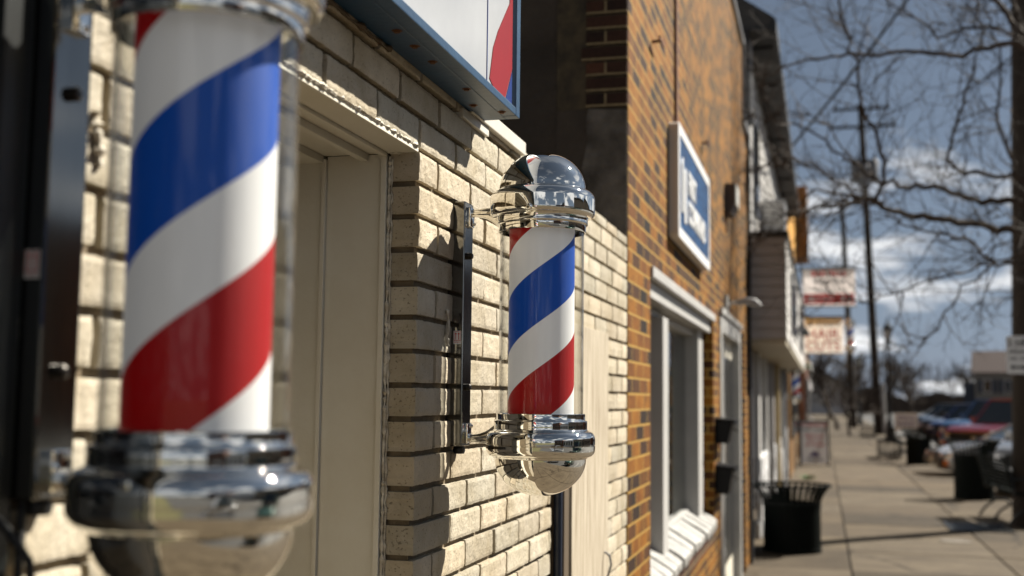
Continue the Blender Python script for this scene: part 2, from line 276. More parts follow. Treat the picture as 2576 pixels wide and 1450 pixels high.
# ---------------------------------------------------------------- helpers
def tag(o, label=None, cat=None, group=None, kind=None):
    if label: o['label'] = label
    if cat: o['category'] = cat
    if group: o['group'] = group
    if kind: o['kind'] = kind
    return o
def empty(name, loc=(0, 0, 0), rz=0, label=None, cat=None, group=None):
    o = bpy.data.objects.new(name, None); o.empty_display_size = .1; col.objects.link(o)
    o.location = loc; o.rotation_euler = (0, 0, rz); return tag(o, label, cat, group)
class MB:
    def __init__(s): s.v = []; s.f = []; s.calls = []
    def poly(s, pts, faces):
        s.calls.append((list(pts), list(faces)))
        k = len(s.v); s.v += [tuple(p) for p in pts]; s.f += [tuple(i+k for i in f) for f in faces]; return s
    def box(s, x0, x1, y0, y1, z0, z1, rot=None, org=None):
        p = [(x, y, z) for z in (z0, z1) for y in (y0, y1) for x in (x0, x1)]
        if rot is not None:
            c = Vector(org if org else ((x0+x1)/2, (y0+y1)/2, (z0+z1)/2)); mm = rot.to_matrix()
            p = [tuple(c + mm @ (Vector(q)-c)) for q in p]
        return s.poly(p, [(0, 2, 3, 1), (4, 5, 7, 6), (0, 1, 5, 4), (2, 6, 7, 3), (0, 4, 6, 2), (1, 3, 7, 5)])
    def tube(s, pts, rad, n=8, caps=True):
        pts = [Vector(p) for p in pts]; k = len(pts)
        if not hasattr(rad, '__len__'): rad = [rad]*k
        rings = []; prev = None
        for i, p in enumerate(pts):
            d = (pts[min(i+1, k-1)] - pts[max(i-1, 0)])
            if d.length < 1e-9: d = Vector((0, 0, 1))
            d.normalize()
            if prev is None:
                a = Vector((0, 0, 1)) if abs(d.z) < .9 else Vector((1, 0, 0)); u = d.cross(a).normalized()
            else:
                u = (prev - d*prev.dot(d)); u = u.normalized() if u.length > 1e-6 else d.orthogonal().normalized()
            prev = u; w = d.cross(u)
            rings.append([p + (u*cos(2*pi*j/n) + w*sin(2*pi*j/n))*rad[i] for j in range(n)])
        V = [q for r in rings for q in r]
        F = [(i*n+j, i*n+(j+1) % n, (i+1)*n+(j+1) % n, (i+1)*n+j) for i in range(k-1) for j in range(n)]
        if caps: F += [tuple(range(n-1, -1, -1)), tuple((k-1)*n+j for j in range(n))]
        return s.poly(V, F)
    def lathe(s, prof, n=48, c=(0, 0, 0), close=False):
        V = []; F = []
        for r, z in prof:
            for j in range(n): V.append((c[0]+r*cos(2*pi*j/n), c[1]+r*sin(2*pi*j/n), c[2]+z))
        for i in range(len(prof)-1):
            for j in range(n): F.append((i*n+j, i*n+(j+1) % n, (i+1)*n+(j+1) % n, (i+1)*n+j))
        if close: F.append(tuple(range(n-1, -1, -1))); F.append(tuple((len(prof)-1)*n+j for j in range(n)))
        return s.poly(V, F)
    def prism(s, poly, axis, a, b):
        """poly: 2D points; axis 'x' -> (y,z), 'y' -> (x,z), 'z' -> (x,y)"""
        def P(p, t): return {'x': (t, p[0], p[1]), 'y': (p[0], t, p[1]), 'z': (p[0], p[1], t)}[axis]
        n = len(poly); V = [P(p, a) for p in poly] + [P(p, b) for p in poly]
        F = [tuple(range(n-1, -1, -1)), tuple(range(n, 2*n))] + [(i, (i+1) % n, n+(i+1) % n, n+i) for i in range(n)]
        return s.poly(V, F)
    def mesh(s, name, mt, smooth=False, bevel=0, fix=True):
        me = bpy.data.meshes.new(name); me.from_pydata(s.v, [], s.f)
        bm = bmesh.new(); bm.from_mesh(me)
        if fix: bmesh.ops.recalc_face_normals(bm, faces=bm.faces)
        if bevel:
            bmesh.ops.bevel(bm, geom=[e for e in bm.edges if e.calc_face_angle(0) > .5], offset=bevel, segments=2, profile=.6, affect='EDGES')
        if smooth:
            for f in bm.faces: f.smooth = True
            for e in bm.edges:
                if e.calc_face_angle(0) > R(38): e.smooth = False
        bm.to_mesh(me); bm.free()
        for q in (mt if isinstance(mt, (list, tuple)) else [mt]): me.materials.append(K[q])
        return me
    def build(s, name, mt, parent=None, smooth=False, bevel=0, fix=True, loc=None, rz=0):
        o = bpy.data.objects.new(name, s.mesh(name, mt, smooth, bevel, fix)); col.objects.link(o)
        if parent: o.parent = parent
        if loc: o.location = loc
        if rz: o.rotation_euler = (0, 0, rz)
        return o
def split(mb, name, mt, parent, **k):
    r = None
    for p, f in mb.calls:
        q = MB(); q.poly(p, f); r = q.build(name, mt, parent, **k)
    return r
def children(o): return [c for c in bpy.data.objects if c.parent == o]
KIDS = {}
def copy_tree(o, parent=None):
    c = o.copy(); col.objects.link(c)
    if parent: c.parent = parent
    for k in [q for q in allobj if q.parent == o]: copy_tree(k, c)
    return c
def dup(o, loc, rz=None, label=None):
    global allobj
    allobj = list(bpy.data.objects); c = copy_tree(o); c.location = loc
    if rz is not None: c.rotation_euler = (0, 0, rz)
    if label: c['label'] = label
    return c
def text(body, size, mt, parent, loc, rot, name='lettering', ext=.002, sx=1, align='CENTER', shear=0, bold=0):
    cu = bpy.data.curves.new(name, 'FONT'); cu.body = body; cu.size = size; cu.extrude = ext; cu.align_x = align; cu.align_y = 'CENTER'
    cu.shear = shear; cu.offset = bold; cu.resolution_u = 3
    t = bpy.data.objects.new(name, cu); col.objects.link(t)
    dg = bpy.context.evaluated_depsgraph_get(); dg.update()
    me = bpy.data.meshes.new_from_object(t.evaluated_get(dg)); bpy.data.objects.remove(t); bpy.data.curves.remove(cu)
    me.materials.clear(); me.materials.append(K[mt])
    o = bpy.data.objects.new(name, me); col.objects.link(o); o.parent = parent; o.location = loc; o.rotation_euler = rot; o.scale = (sx, 1, 1)
    return o
FX = (pi/2, 0, pi/2)   # text facing +x
FY = (pi/2, 0, 0)      # text facing -y

# ================================================================ GROUND
def structure(mb, name, mt, **k): return tag(mb.build(name, mt, **k), kind='structure')
g = MB(); g.poly([(-400, -300, -.16), (400, -300, -.16), (400, 900, -.16), (-400, 900, -.16)], [(0, 1, 2, 3)])
structure(g, 'ground', 'grass')
g = MB(); g.box(4.35, 60, -60, 320, -.30, -.125); structure(g, 'road', 'asphalt')
g = MB(); rnd = random.Random(3)
xs = [(-.6, 1.0), (1.02, 2.575), (2.60, 4.15)]
vt = []; tones = []
sw = bmesh.new(); cl = sw.loops.layers.color.new('tone')
y = -6.0
while y < 150:
    L = 1.52 if y < 60 else 6.0
    for i, (a, b) in enumerate(xs):
        t = .70 + rnd.random()*.42
        if i < 2 and 24.6 < y < 30: t = 1.35
        if 94 < y < 108: t = 1.6
        if y < 9: t *= 1.7  # unseen near slabs made paler and warmer so the chrome reflects brighter ground
        h = .004*rnd.random()
        vs = [sw.verts.new(p) for p in ((a, y+.008, h-.002), (b, y+.008, h-.002), (b, y+L-.008, h-.002), (a, y+L-.008, h-.002))]
        lo = [sw.verts.new((v.co.x, v.co.y, -.05)) for v in vs]
        fs = [sw.faces.new(vs)] + [sw.faces.new((vs[k], lo[k], lo[(k+1) % 4], vs[(k+1) % 4])) for k in range(4)]
        for f in fs:
            for lp in f.loops: lp[cl] = (t, t*(.985 if y > 9 else .94), t*(.96 if y > 9 else .80), 1)
    y += L
me = bpy.data.meshes.new('sidewalk'); sw.to_mesh(me); sw.free(); me.materials.append(K['concrete'])
o = bpy.data.objects.new('sidewalk', me); col.objects.link(o); tag(o, kind='structure')
g = MB(); g.box(-.6, 4.15, -6, 150, -.12, -.022); structure(g, 'sidewalk_joints', 'liner')
g = MB(); g.box(4.17, 4.35, -6, 150, -.2, -.002); structure(g, 'kerb', 'kerb', bevel=.01)
g = MB()
for k in range(26):
    yy = 4 + k*4.2
    g.poly([(4.4, yy, -.121), (4.5, yy-.0, -.121), (9.3, yy+4.8, -.121), (9.2, yy+4.8, -.121)], [(0, 1, 2, 3)])
structure(g, 'parking_markings', 'paint')

# ================================================================ CREAM BARBERSHOP
ROW = .0657; ZM = 1.711          # a mortar line's centre
bs = empty('barbershop_building', (0, 0, 0), 0, 'low cream painted brick barbershop with a white recessed doorway and boarded opening', 'building')
REC = (1.42, 2.101); RECZ = 2.182 ; SHP = (-1.35, .957); BRD = (3.262, 4.03); BRDZ = 1.925
g = MB(); rnd = random.Random(11); TONES = []
def brick(g, y0, y1, z0, z1, ny, nz, x0=0, depth=.062):
    k = len(g.v); F = []; jx = rnd.uniform(-.0015, .002); tn = rnd.uniform(.80, 1.1); wm = rnd.uniform(-.03, .03)
    for j in range(nz+1):
        for i in range(ny+1):
            yy = y0 + (y1-y0)*i/ny; zz = z0 + (z1-z0)*j/nz
            ed = (i in (0, ny)) + (j in (0, nz))
            p = Vector((yy*38, zz*38, 2)); d = noise.noise(p)*.0016 + noise.noise(p*3.1)*.0009
            if ed:
                e = noise.noise(Vector((yy*90, zz*90, 7)))*.0016
                if i == 0: yy += e + .0006
                if i == ny: yy -= e + .0006
                if j == 0: zz += e
                if j == nz: zz -= e
            g.v.append((x0 + jx + d - (.0012 if ed == 1 else .0026 if ed == 2 else 0), yy, zz))
    n1 = ny+1
    for j in range(nz):
        for i in range(ny):
            a = k+j*n1+i; F.append((a, a+1, a+n1+1, a+n1))
    ring = [i for i in range(ny+1)] + [j*n1+ny for j in range(1, nz+1)] + [nz*n1+i for i in range(ny-1, -1, -1)] + [j*n1 for j in range(nz-1, 0, -1)]
    b = len(g.v)
    for r in ring:
        v = g.v[k+r]; g.v.append((x0-depth, v[1], v[2]))
    m_ = len(ring); TONES.extend([(tn+wm, tn, tn-wm, 1)]*(len(g.v)-k))
    for i in range(m_): F.append((k+ring[i], b+i, b+(i+1) % m_, k+ring[(i+1) % m_]))
    g.f += F
BL = .2265; MW = .0125; MH = .0115
r = 0
for row in range(-26, 10):
    zc = ZM + row*ROW; z0 = zc + MH/2; z1 = zc + ROW - MH/2
    if row == 9: z1 = zc + ROW*.55
    spans = [(-1.6, 4.6)]
    def cut(sp, a, b):
        o = []
        for s, e in sp:
            if e <= a or s >= b: o.append((s, e))
            else:
                if s < a: o.append((s, a))
                if e > b: o.append((b, e))
        return o
    if zc < RECZ - .02: spans = cut(spans, *REC)
    if zc < RECZ + .04: spans = cut(spans, *SHP)
    if zc < BRDZ - .02: spans = cut(spans, *BRD)
    off = 0 if row % 2 else BL/2
    base = REC[1] - off                       # joints measured from the pilaster corner
    for s, e in spans:
        y = base + math.floor((s-base)/BL)*BL
        while y < e - .001:
            a = max(y, s); b = min(y+BL, e); 
            if b - a > .02:
                a2 = a + (MW/2 if a > s+.001 else 0); b2 = b - (MW/2 if b < e-.001 else 0)
                if b2 - a2 > .012:
                    near = .8 < a < 3.2 and zc > 1.2
                    brick(g, a2, b2, z0 + rnd.uniform(-.0008, .0008), z1 + rnd.uniform(-.0008, .0008), max(2, int((b2-a2)/(.008 if near else .04))), 8 if near else 2)
            y += BL
o = g.build('brick_courses', 'cream', bs, smooth=False, fix=False)
ca = o.data.color_attributes.new('tone', 'FLOAT_COLOR', 'POINT')
for i, c in enumerate(TONES): ca.data[i].color = c
g = MB()
for a, b, z0, z1 in ((SHP[1]+.008, REC[0]-.008, 0, RECZ-.004), (-1.6, SHP[0]-.008, 0, RECZ-.004), (REC[1]+.008, BRD[0]-.006, 0, RECZ-.004), (BRD[1]+.006, 4.598, 0, RECZ-.004), (-1.6, 4.598, RECZ-.004, 2.325)):
    g.box(-.30, -.0125, a, b, z0, z1)
g.box(-.30, -.0125, BRD[0]-.006, BRD[1]+.006, BRDZ+.006, RECZ-.004)
g.build('mortar', 'cream_mortar', bs)
g = MB(); g.box(-7, -.301, -1.6, 4.595, 2.20, 2.28); g.build('flat_roof', 'shingle', bs)
g = MB(); g.box(-7, -6.9, -1.6, 4.595, 0, 2.2).box(-6.9, -.301, -1.6, -1.5, 0, 2.2); g.build('rear_wall', 'brick_tone', bs)
# white flashing on the wall top
g = MB(); g.box(-.12, .014, 2.40, 2.875, 2.318, 2.352).box(-.12, .008, 2.35, 2.55, 2.296, 2.317)
g.build('coping_flashing', 'flash', bs, bevel=.002)
# recess: jamb panels, soffit, trim, caulk
g = MB()
g.box(-.196, -.068, 2.098, 2.30, 0, 2.165)          # jamb panel
g.box(-.40, -.202, 2.094, 2.30, 0, 2.165)
g.box(-.40, -.3005, REC[0]-.1, REC[0], 0, 2.165)
split(g, 'jamb_panel', 'white', bs, bevel=.0015)
g = MB(); g.box(-.2035, -.1945, 2.088, 2.0975, 0, 2.158).box(-.0775, -.0665, 2.089, 2.0975, 0, 2.16)
split(g, 'jamb_seam_moulding', 'white', bs, bevel=.001)
g = MB(); g.box(-.42, -.004, REC[0]-.05, 2.101, 2.166, 2.180)
g.box(-.12, -.105, REC[0], 2.092, 2.150, 2.1655).box(-.40, -.20, REC[0], 2.088, 2.150, 2.1655).box(-.0765, -.064, REC[0], 2.088, 2.158, 2.1655)
g.build('soffit_board', 'white', bs, bevel=.0015)
g = MB()
def crust(g, path, r, step=.006, nx=(0, 1, 0)):
    pts = []; rad = []
    for a, b in zip(path[:-1], path[1:]):
        a, b = Vector(a), Vector(b); n_ = max(2, int((b-a).length/step))
        for i in range(n_):
            p = a + (b-a)*i/n_; q = noise.noise(p*55); w = noise.noise(p*160+Vector((3, 1, 2)))
            pts.append(p + Vector((q*.002, w*.001, w*.002 + q*.001))); rad.append(max(.0012, r*(.85+.35*q+.9*noise.noise(p*410)+.3*w)))
    g.tube(pts, rad, 6)
crust(g, [(-.0625, 2.0975, .1), (-.0625, 2.0975, 2.165)], .0042)
crust(g, [(-.0570, 2.099, .2), (-.0575, 2.099, 2.16)], .0022)
crust(g, [(-.0035, REC[0], 2.1765), (-.0035, 2.10, 2.1765)], .0042)
crust(g, [(-.06, 2.092, 2.1645), (-.002, 2.098, 2.1700)], .0035)
g.build('caulk_bead', 'caulk', bs, smooth=True)
g = MB(); g.box(-.12, .003, SHP[1]-.045, SHP[1]-.001, 0, 2.24).box(-.12, -.03, SHP[0], SHP[0]+.06, 0, 2.24).box(-.12, -.03, SHP[0]+.06, SHP[1]-.06, 2.17, 2.24).box(-.12, -.03, SHP[0]+.06, SHP[1]-.06, 0, .5).box(-.12, -.05, -.28, -.22, .5, 2.17)
shw = g.build('shopfront_window', 'ironblack', bs, bevel=.003)
g = MB(); g.box(-.09, -.082, SHP[0]+.06, SHP[1]-.06, .5, 2.17); g.build('shopfront_pane', 'pane', shw)
# glazed shop door deep in the recess
g = MB(); g.box(-.40, -.36, REC[0], REC[0]+.07, 0, 2.15).box(-.40, -.36, 2.02, 2.09, 0, 2.15).box(-.40, -.36, REC[0]+.07, 2.02, 2.05, 2.15).box(-.40, -.36, REC[0]+.07, 2.02, 0, .25).box(-.395, -.365, REC[0]+.07, 2.02, .95, 1.02)
g.build('door_frame', 'white', bs, bevel=.003)
g = MB(); g.box(-.385, -.378, REC[0]+.07, 2.02, .25, .95).box(-.385, -.378, REC[0]+.07, 2.02, 1.02, 2.05); split(g, 'door_glass', 'pane', bs)
g = MB(); g.tube([(-.36, 1.56, .98), (-.31, 1.56, .98), (-.31, 1.56, 1.14), (-.36, 1.56, 1.14)], .008, 8); g.build('door_handle', 'steel', bs, smooth=True)
# plastic bits and old caulk on the pilaster
g = MB()
crust(g, [(.004, 2.268, 1.87), (.006, 2.276, 1.845), (.004, 2.270, 1.815), (.005, 2.279, 1.79)], .0045, .004)
crust(g, [(.003, 1.06, 1.99), (.004, 1.07, 1.93)], .007, .004)
split(g, 'sealant_smear', 'caulk', bs, smooth=True)
# boarded opening
bd = MB(); bd.box(-.03, .030, 3.405, 4.005, .0, 1.915); b_ = bd.build('plywood_board', 'ply', bs, bevel=.002)
g = MB(); g.box(-.05, .022, 3.335, 3.402, 0, 1.918); g.build('board_edge_batten', 'plyedge', bs, bevel=.003)
g = MB(); g.tube([(.012, 3.295, 0), (.012, 3.295, 1.60), (.011, 3.296, 1.93)], .013, 10); g.build('conduit', 'conduit', bs, smooth=True)
g = MB(); g.tube([(.032, 3.93, 1.17), (.05, 3.925, 1.16), (.056, 3.92, 1.13), (.045, 3.92, 1.09), (.033, 3.925, 1.08)], .004, 8); g.build('wire_hook', 'alu', bs, smooth=True)

# ================================================================ BARBER POLES
def arc(cx, cz, rx, rz, a0, a1, n): return [(cx+rx*cos(R(a0+(a1-a0)*i/n)), cz+rz*sin(R(a0+(a1-a0)*i/n))) for i in range(n+1)]
ZB = 1.487
CAP = [(r_, z_-ZB) for r_, z_ in ([(.0005, 2.2072)] + arc(0, 2.127, .0915, .080, 89, 0, 22) + [(.0918, 2.1255), (.0935, 2.1235)] + arc(.0945, 2.1035, .0168, .0195, 85, 0, 10) +
      [(.1113, 2.084)] + arc(.1013, 2.0775, .010, .0105, 5, -80, 8) + [(.0975, 2.0665), (.0962, 2.0645), (.0960, 2.0555)] + arc(.0940, 2.0535, .0025, .003, 20, -80, 4) + [(.0925, 2.0495), (.0925, 2.0360), (.0918, 2.0348), (.0898, 2.0350), (.0895, 2.060), (.0005, 2.060)])]
BASE = [(r_, z_-ZB) for r_, z_ in ([(.0005, 1.646), (.0900, 1.646), (.0903, 1.6555), (.0918, 1.6565), (.0928, 1.6555), (.0928, 1.6450)] + arc(.0935, 1.6405, .0035, .003, 90, 0, 4) + [(.0970, 1.6300)] + arc(.0985, 1.626, .0015, .003, 180, 260, 3) +
      arc(.0995, 1.6030, .0142, .0180, 85, 0, 12) + [(.1137, 1.5935), (.1126, 1.5928), (.1126, 1.5915), (.1137, 1.5905), (.1135, 1.585)] + arc(.0995, 1.5845, .0140, .0165, 0, -88, 12) + [(.0985, 1.5665), (.0965, 1.5645)] + arc(0, 1.5640, .0950, .0770, 0, -89, 24) + [(.0005, 1.487)])]
def lathe_obj(name, prof, mt, parent, n=96):
    g = MB(); g.lathe(prof, n); return g.build(name, mt, parent, smooth=True)
def bolt(g, p, d, r, h):
    d = Vector(d).normalized(); p = Vector(p); g.tube([p, p+d*h*.75, p+d*h], [r, r, r*.55], 10)
def make_pole(loc, label, alpha=0, ax=.194, detail=True):
    t = empty('barber_pole', loc, 0, label, 'barber pole', 'barber poles along the storefronts')
    lathe_obj('top_cap', CAP, 'chrome', t)
    lathe_obj('base_bowl', BASE, 'chrome', t)
    gl = MB(); gl.lathe([(.0885, 1.648-ZB), (.0885, 2.046-ZB)], 96); gl.lathe([(.0862, 1.648-ZB), (.0862, 2.046-ZB)], 96)
    gl.build('glass_tube', 'glass', t, smooth=True, fix=False)
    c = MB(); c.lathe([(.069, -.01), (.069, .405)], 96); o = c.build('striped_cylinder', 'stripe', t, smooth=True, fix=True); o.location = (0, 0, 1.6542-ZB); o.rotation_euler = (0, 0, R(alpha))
    mt = MB(); mt.box(-ax-.012, -ax+.025, -.030, .030, 1.586-ZB, 2.105-ZB)
    mount = mt.build('wall_mount', 'steel', t, bevel=.0025)
    # arms with curved gussets
    xi = -ax+.030; xo = -.100
    def gusset(zc, sgn):
        n = 12; topp = [(xi, zc+sgn*.0075)] + [(xo, zc+sgn*.0115), (xo+.012, zc+sgn*.010)]
        low = []
        for i in range(n+1):
            u = i/n; low.append((xo+.010+(xi-xo-.010)*u, zc - sgn*(.0075 + .030*(1-u)**2.6)))
        return topp + low
    a = MB(); a.prism(gusset(2.082-ZB, 1), 'y', -.007, .007); a.box(xi-.006, xi+.003, -.014, .014, 2.052-ZB, 2.094-ZB); a.tube([(xi, 0, 2.082-ZB), (xo, 0, 2.084-ZB)], [.0085, .0105], 12)
    a.build('upper_arm', 'chrome', t, smooth=True, bevel=.0018)
    a = MB(); a.prism([(x_, z_) for x_, z_ in gusset(1.603-ZB, -1)], 'y', -.007, .007); a.box(xi-.006, xi+.003, -.014, .014, 1.592-ZB, 1.634-ZB); a.tube([(xi, 0, 1.603-ZB), (xo, 0, 1.601-ZB)], [.0085, .0105], 12)
    a.build('lower_arm', 'chrome', t, smooth=True, bevel=.0018)
    for z_ in (1.99, 1.71):
        b = MB(); bolt(b, (-ax+.024, 0, z_-ZB), (1, 0, 0), .0075, .011); b.build('mount_bolt', 'bolt', t, smooth=True)
    for z_, y_ in ((2.088, .009), (2.060, .009), (1.628, .009), (1.600, .009)):
        b = MB(); bolt(b, (xi+.001, y_, z_-ZB), (1, 0, 0), .0038, .006); b.build('bracket_screw', 'chrome', t, smooth=True)
    for rr, z_ in ((.1085, 2.0755), (.0935, 2.1215), (.1095, 1.6110), (.0955, 1.5700)):
        b = MB(); bolt(b, (0, -rr, z_-ZB), (0, -1, 0), .0062, .0045); b.build('rim_nut', 'chrome', t, smooth=True)
    k = MB(); k.lathe([(.001, -.017), (.011, -.016), (.0135, -.010), (.012, -.003), (.008, .001)], 16, (-ax+.010, 0, 1.586-ZB)); k.build('drain_grommet', 'rubber', t, smooth=True)
    if detail:
        s = MB(); s.box(-ax+.0035, -ax+.0205, -.0307, -.0302, 1.800-ZB, 1.828-ZB)
        st = s.build('sticker', 'fc_white', t)
        s = MB(); yy0, yy1 = -.0311, -.0308; xa, xb = -ax+.0047, -ax+.0193; za, zb = 1.8060-ZB, 1.8268-ZB; w = .0007
        s.box(xa, xb, yy0, yy1, zb-w, zb).box(xa, xb, yy0, yy1, za, za+w).box(xa, xa+w, yy0, yy1, za+w, zb-w).box(xb-w, xb, yy0, yy1, za+w, zb-w)
        for cx in (-ax+.0088, -ax+.0152):
            s.box(cx-.0007, cx+.0007, yy0, yy1, za+.0035, zb-.006)
            s.prism([(cx-.0025, zb-.006), (cx+.0025, zb-.006), (cx, zb-.002)], 'y', yy0, yy1)
        s.box(xa+.0012, xb-.0012, yy0, yy1, za+.0016, za+.0024)
        s.build('arrow_marks', 'redink', st)
        text('THIS SIDE UP', .0026, 'redink', st, (-ax+.012, -.0309, 1.8030-ZB), FY, ext=.0001)
    return t
mainp = make_pole((.187, 2.348, ZB), 'sharply lit chrome barber pole on the cream brick pilaster beside the white doorway', ax=.187)
nearp = make_pole((.178, .988, ZB), 'large blurred barber pole closest to the viewer at the left edge', -4.7, ax=.178)
for c in children(nearp):
    pass
g = MB(); g.tube([(-.178, -.01, .098), (-.172, -.02, .06), (-.165, -.03, .02), (-.150, -.035, -.005), (-.140, -.04, .01), (-.142, -.045, .045), (-.165, -.05, .075), (-.185, -.05, .09)], .0045, 8)
g.build('power_cable', 'rubber', nearp, smooth=True)
farp = dup(mainp, (.254, 23.0, 1.631), None, 'small far barber pole hanging outside the white knee wall storefront')
# tall one by the hair cuts sign
farp2 = dup(mainp, (1.46, 31.0, 2.90), None, 'distant barber pole beside the hair cuts sign')
farp2.scale = (1.25, 1.25, 1.32)

# ================================================================ BARBER SIGN (box above)
sg = empty('barbershop_sign', (0, 1.2, 2.321), 0, 'blue framed box sign with white face and red swoosh above the doorway', 'sign')
Y0 = -1.2; oy, oz = -1.2, -2.329
g = MB(); g.box(.003, .066, -1.3+oy, 2.493+oy, 2.329+oz, 3.9+oz)
g.box(.066, .097, -1.3+oy, 2.4595+oy, 2.329+oz, 2.347+oz)
g.box(.066, .097, 2.462+oy, 2.493+oy, 2.329+oz, 3.9+oz)
g.build('cabinet', 'sign_blue', sg, bevel=.002)
g = MB(); g.box(.0665, .0895, -1.2+oy, 2.4465+oy, 2.3475+oz, 3.88+oz); fc = g.build('face_panel', 'sign_face', sg)
g = MB(); g.prism([(2.421+oy+.0, 2.9+oz), (2.421+oy, 2.576+oz), (2.328+oy, 2.483+oz), (2.292+oy, 2.436+oz), (2.267+oy, 2.362+oz), (2.30+oy, 2.350+oz), (2.389+oy, 2.350+oz), (2.4455+oy, 2.431+oz), (2.4455+oy, 2.9+oz)], 'x', .0898, .0908)
g.build('red_swoosh', 'red', fc)
g = MB(); g.prism([(2.393+oy, 2.3485+oz), (2.4455+oy, 2.3485+oz), (2.4455+oy, 2.425+oz)], 'x', .0898, .0908); g.build('blue_swoosh', 'blueink', fc)
g = MB(); g.box(.0898, .0907, 2.246+oy, 2.2495+oy, 2.3485+oz, 3.88+oz).box(.0898, .0907, 1.30+oy, 1.3035+oy, 2.3485+oz, 3.88+oz); split(g, 'blue_pinstripe', 'blueink', fc)
g = MB()
for yy, xx in ((1.62, .055), (1.83, .05), (1.92, .05), (2.02, .05), (2.22, .055), (2.42, .075), (2.35, .03)):
    g.lathe([(.001, -.004), (.0055, -.004), (.0058, -.001), (.010, -.0006), (.001, -.0006)], 10, (xx, yy+oy, 2.3293+oz))
split(g, 'rusty_screw', 'rust', sg)
g = MB(); crust(g, [(.002, 1.62+oy, 2.3255+oz), (.004, 1.80+oy, 2.322+oz), (.006, 1.93+oy, 2.3225+oz)], .005, .02)
g.build('torn_flashing', 'plyedge', sg)

# ================================================================ BROWN BRICK BUILDING
bb = empty('brown_brick_building', (0, 4.605, 0), 0, 'two storey brown and orange brick building with white framed window and door', 'building')
oy = -4.605
WY = (5.233, 8.375); WZ = (.788, 2.295); DY = (8.90, 11.70); DZ = 2.34
g = MB()
def wallbox(y0, y1, z0, z1, x0=-.30, x1=0): g.box(x0, x1, y0+oy, y1+oy, z0, z1)
PT = 5.30; P2 = 4.50; YE = 12.33; YS = 11.75
wallbox(4.605, WY[0], 0, DZ); wallbox(WY[0], WY[1], 0, WZ[0]); wallbox(WY[0], WY[1], WZ[1], DZ); wallbox(WY[1], DY[0], 0, DZ); wallbox(DY[1], YE, 0, DZ)
wallbox(4.605, YE, DZ, P2)
wallbox(4.605, YS, P2, PT)
g.build('front_wall', 'brown', bb, fix=True)
g = MB(); g.box(-6, -.301, YE-.3+oy, YE+oy, 0, PT-.4).box(-6, -5.9, 4.9+oy, YE-.3+oy, 0, PT-.4); g.build('rear_wall', 'red_far', bb)
g = MB(); g.box(-5.9, -.301, 4.9+oy, YE-.3+oy, PT-.6, PT-.5); g.build('flat_roof', 'shingle', bb)
g = MB(); g.box(-.33, .03, 4.59+oy, YS+.03+oy, PT+.002, PT+.05).box(-.33, .03, YS+.004+oy, YS+.04+oy, P2+.05, PT).box(-.33, .03, YS+.004+oy, YE+.03+oy, P2+.002, P2+.05)
g.build('parapet_flashing', 'greypipe', bb)
# side wall facing the barbershop roof
g = MB(); g.box(-6, -.262, 4.612+oy, 4.9+oy, 0, PT-.002); g.build('rendered_side_wall', 'stucco', bb)
g = MB()
z = 2.88
rnd = random.Random(4)
while z < PT-.07:
    g.box(-.300-.0, -.002, 4.5935+oy, 4.604+oy, z+.006, z+ROW-.006) if False else g.box(-.175-rnd.choice((0, .0, .02)), -.003, 4.592+oy, 4.606+oy, z+.0045, z+ROW-.0045)
    z += ROW
g.build('toothed_bricks', 'brown_dark', bb, bevel=.002)
g = MB(); g.box(-.30, -.004, 4.6+oy, 4.604+oy, 2.88, PT-.003); g.build('brick_bedding', 'bedding', bb)
g = MB(); g.box(-.30, -.004, 4.6005+oy, 4.604+oy, 1.9, 2.879); g.build('broken_render_base', 'stucco', bb)
g = MB()
pts = []
rr = random.Random(9)
for i in range(15): pts.append((-.175+rr.uniform(-.018, .02), 2.0+.88*i/14))
g.prism([(-.004, 2.0), (-.004, 2.868)] + pts[::-1], 'y', 4.594+oy, 4.6+oy)
g.build('broken_plaster', 'plaster', bb)
g = MB(); pa = [(-.255+rr.uniform(-.01, .012), 2.0+1.15*i/20) for i in range(21)]; pb = [(-.195+rr.uniform(-.03, .015), 2.0+1.0*i/20) for i in range(21)]
g.prism(pa+pb[::-1], 'y', 4.6055+oy, 4.6105+oy); g.build('dark_gap', 'black', bb)
# window
y0, y1, z0, z1 = WY[0]+oy, WY[1]+oy, WZ[0], WZ[1]
g = MB()
g.box(-.15, -.02, y0, y1-.002, 2.165, 2.245).box(-.15, .015, y0-.0, y1+.03, 2.246, 2.296)
g.box(-.21, -.065, 7.98-4.605, 8.26-4.605, z0+.10, 2.163).box(-.21, -.10, 8.261-4.605, 8.373-4.605, z0+.10, 2.163)
g.box(-.13, -.05, 6.05-4.605, 6.26-4.605, z0+.09, 2.12).box(-.15, -.131, y0, y0+.12, z0+.10, 2.12)
g.box(-.20, -.131, y0, y1-.40, z0+.10, z0+.16).box(-.20, -.10, y0, y1-.40, 2.121, 2.163)
wf = g.build('window', 'trim', bb, bevel=.004)
g = MB(); g.box(-.160, -.155, y0+.12, y1-.40, z0+.16, 2.12); g.build('pane', 'winglass', wf)
g = MB(); g.box(-.190, -.182, 6.80-4.605, 7.80-4.605, z0+.17, 2.06); g.build('blind', 'blind', wf)
g = MB(); g.box(-.28, -.2, y0, y1, z0, z1); g.build('room_darkness', 'black', wf)  # black slab standing in for the unlit room behind the glass
g = MB(); n_ = 15; rr = random.Random(2)
for i in range(n_):
    a = y0+.002+(y1-y0-.004)*i/n_; b = y0+.002+(y1-y0-.004)*(i+1)/n_-.026; q = rr.uniform(-.006, .008)
    q2 = rr.uniform(-.008, .008); g.prism([(-.14, .935+q2), (.0+q, .852+q2), (.025+q, .832+q2), (.025+q, .792), (-.14, .792)], 'y', a+rr.uniform(0, .02), b)
g.build('sill', 'sillpaint', wf, bevel=.004)
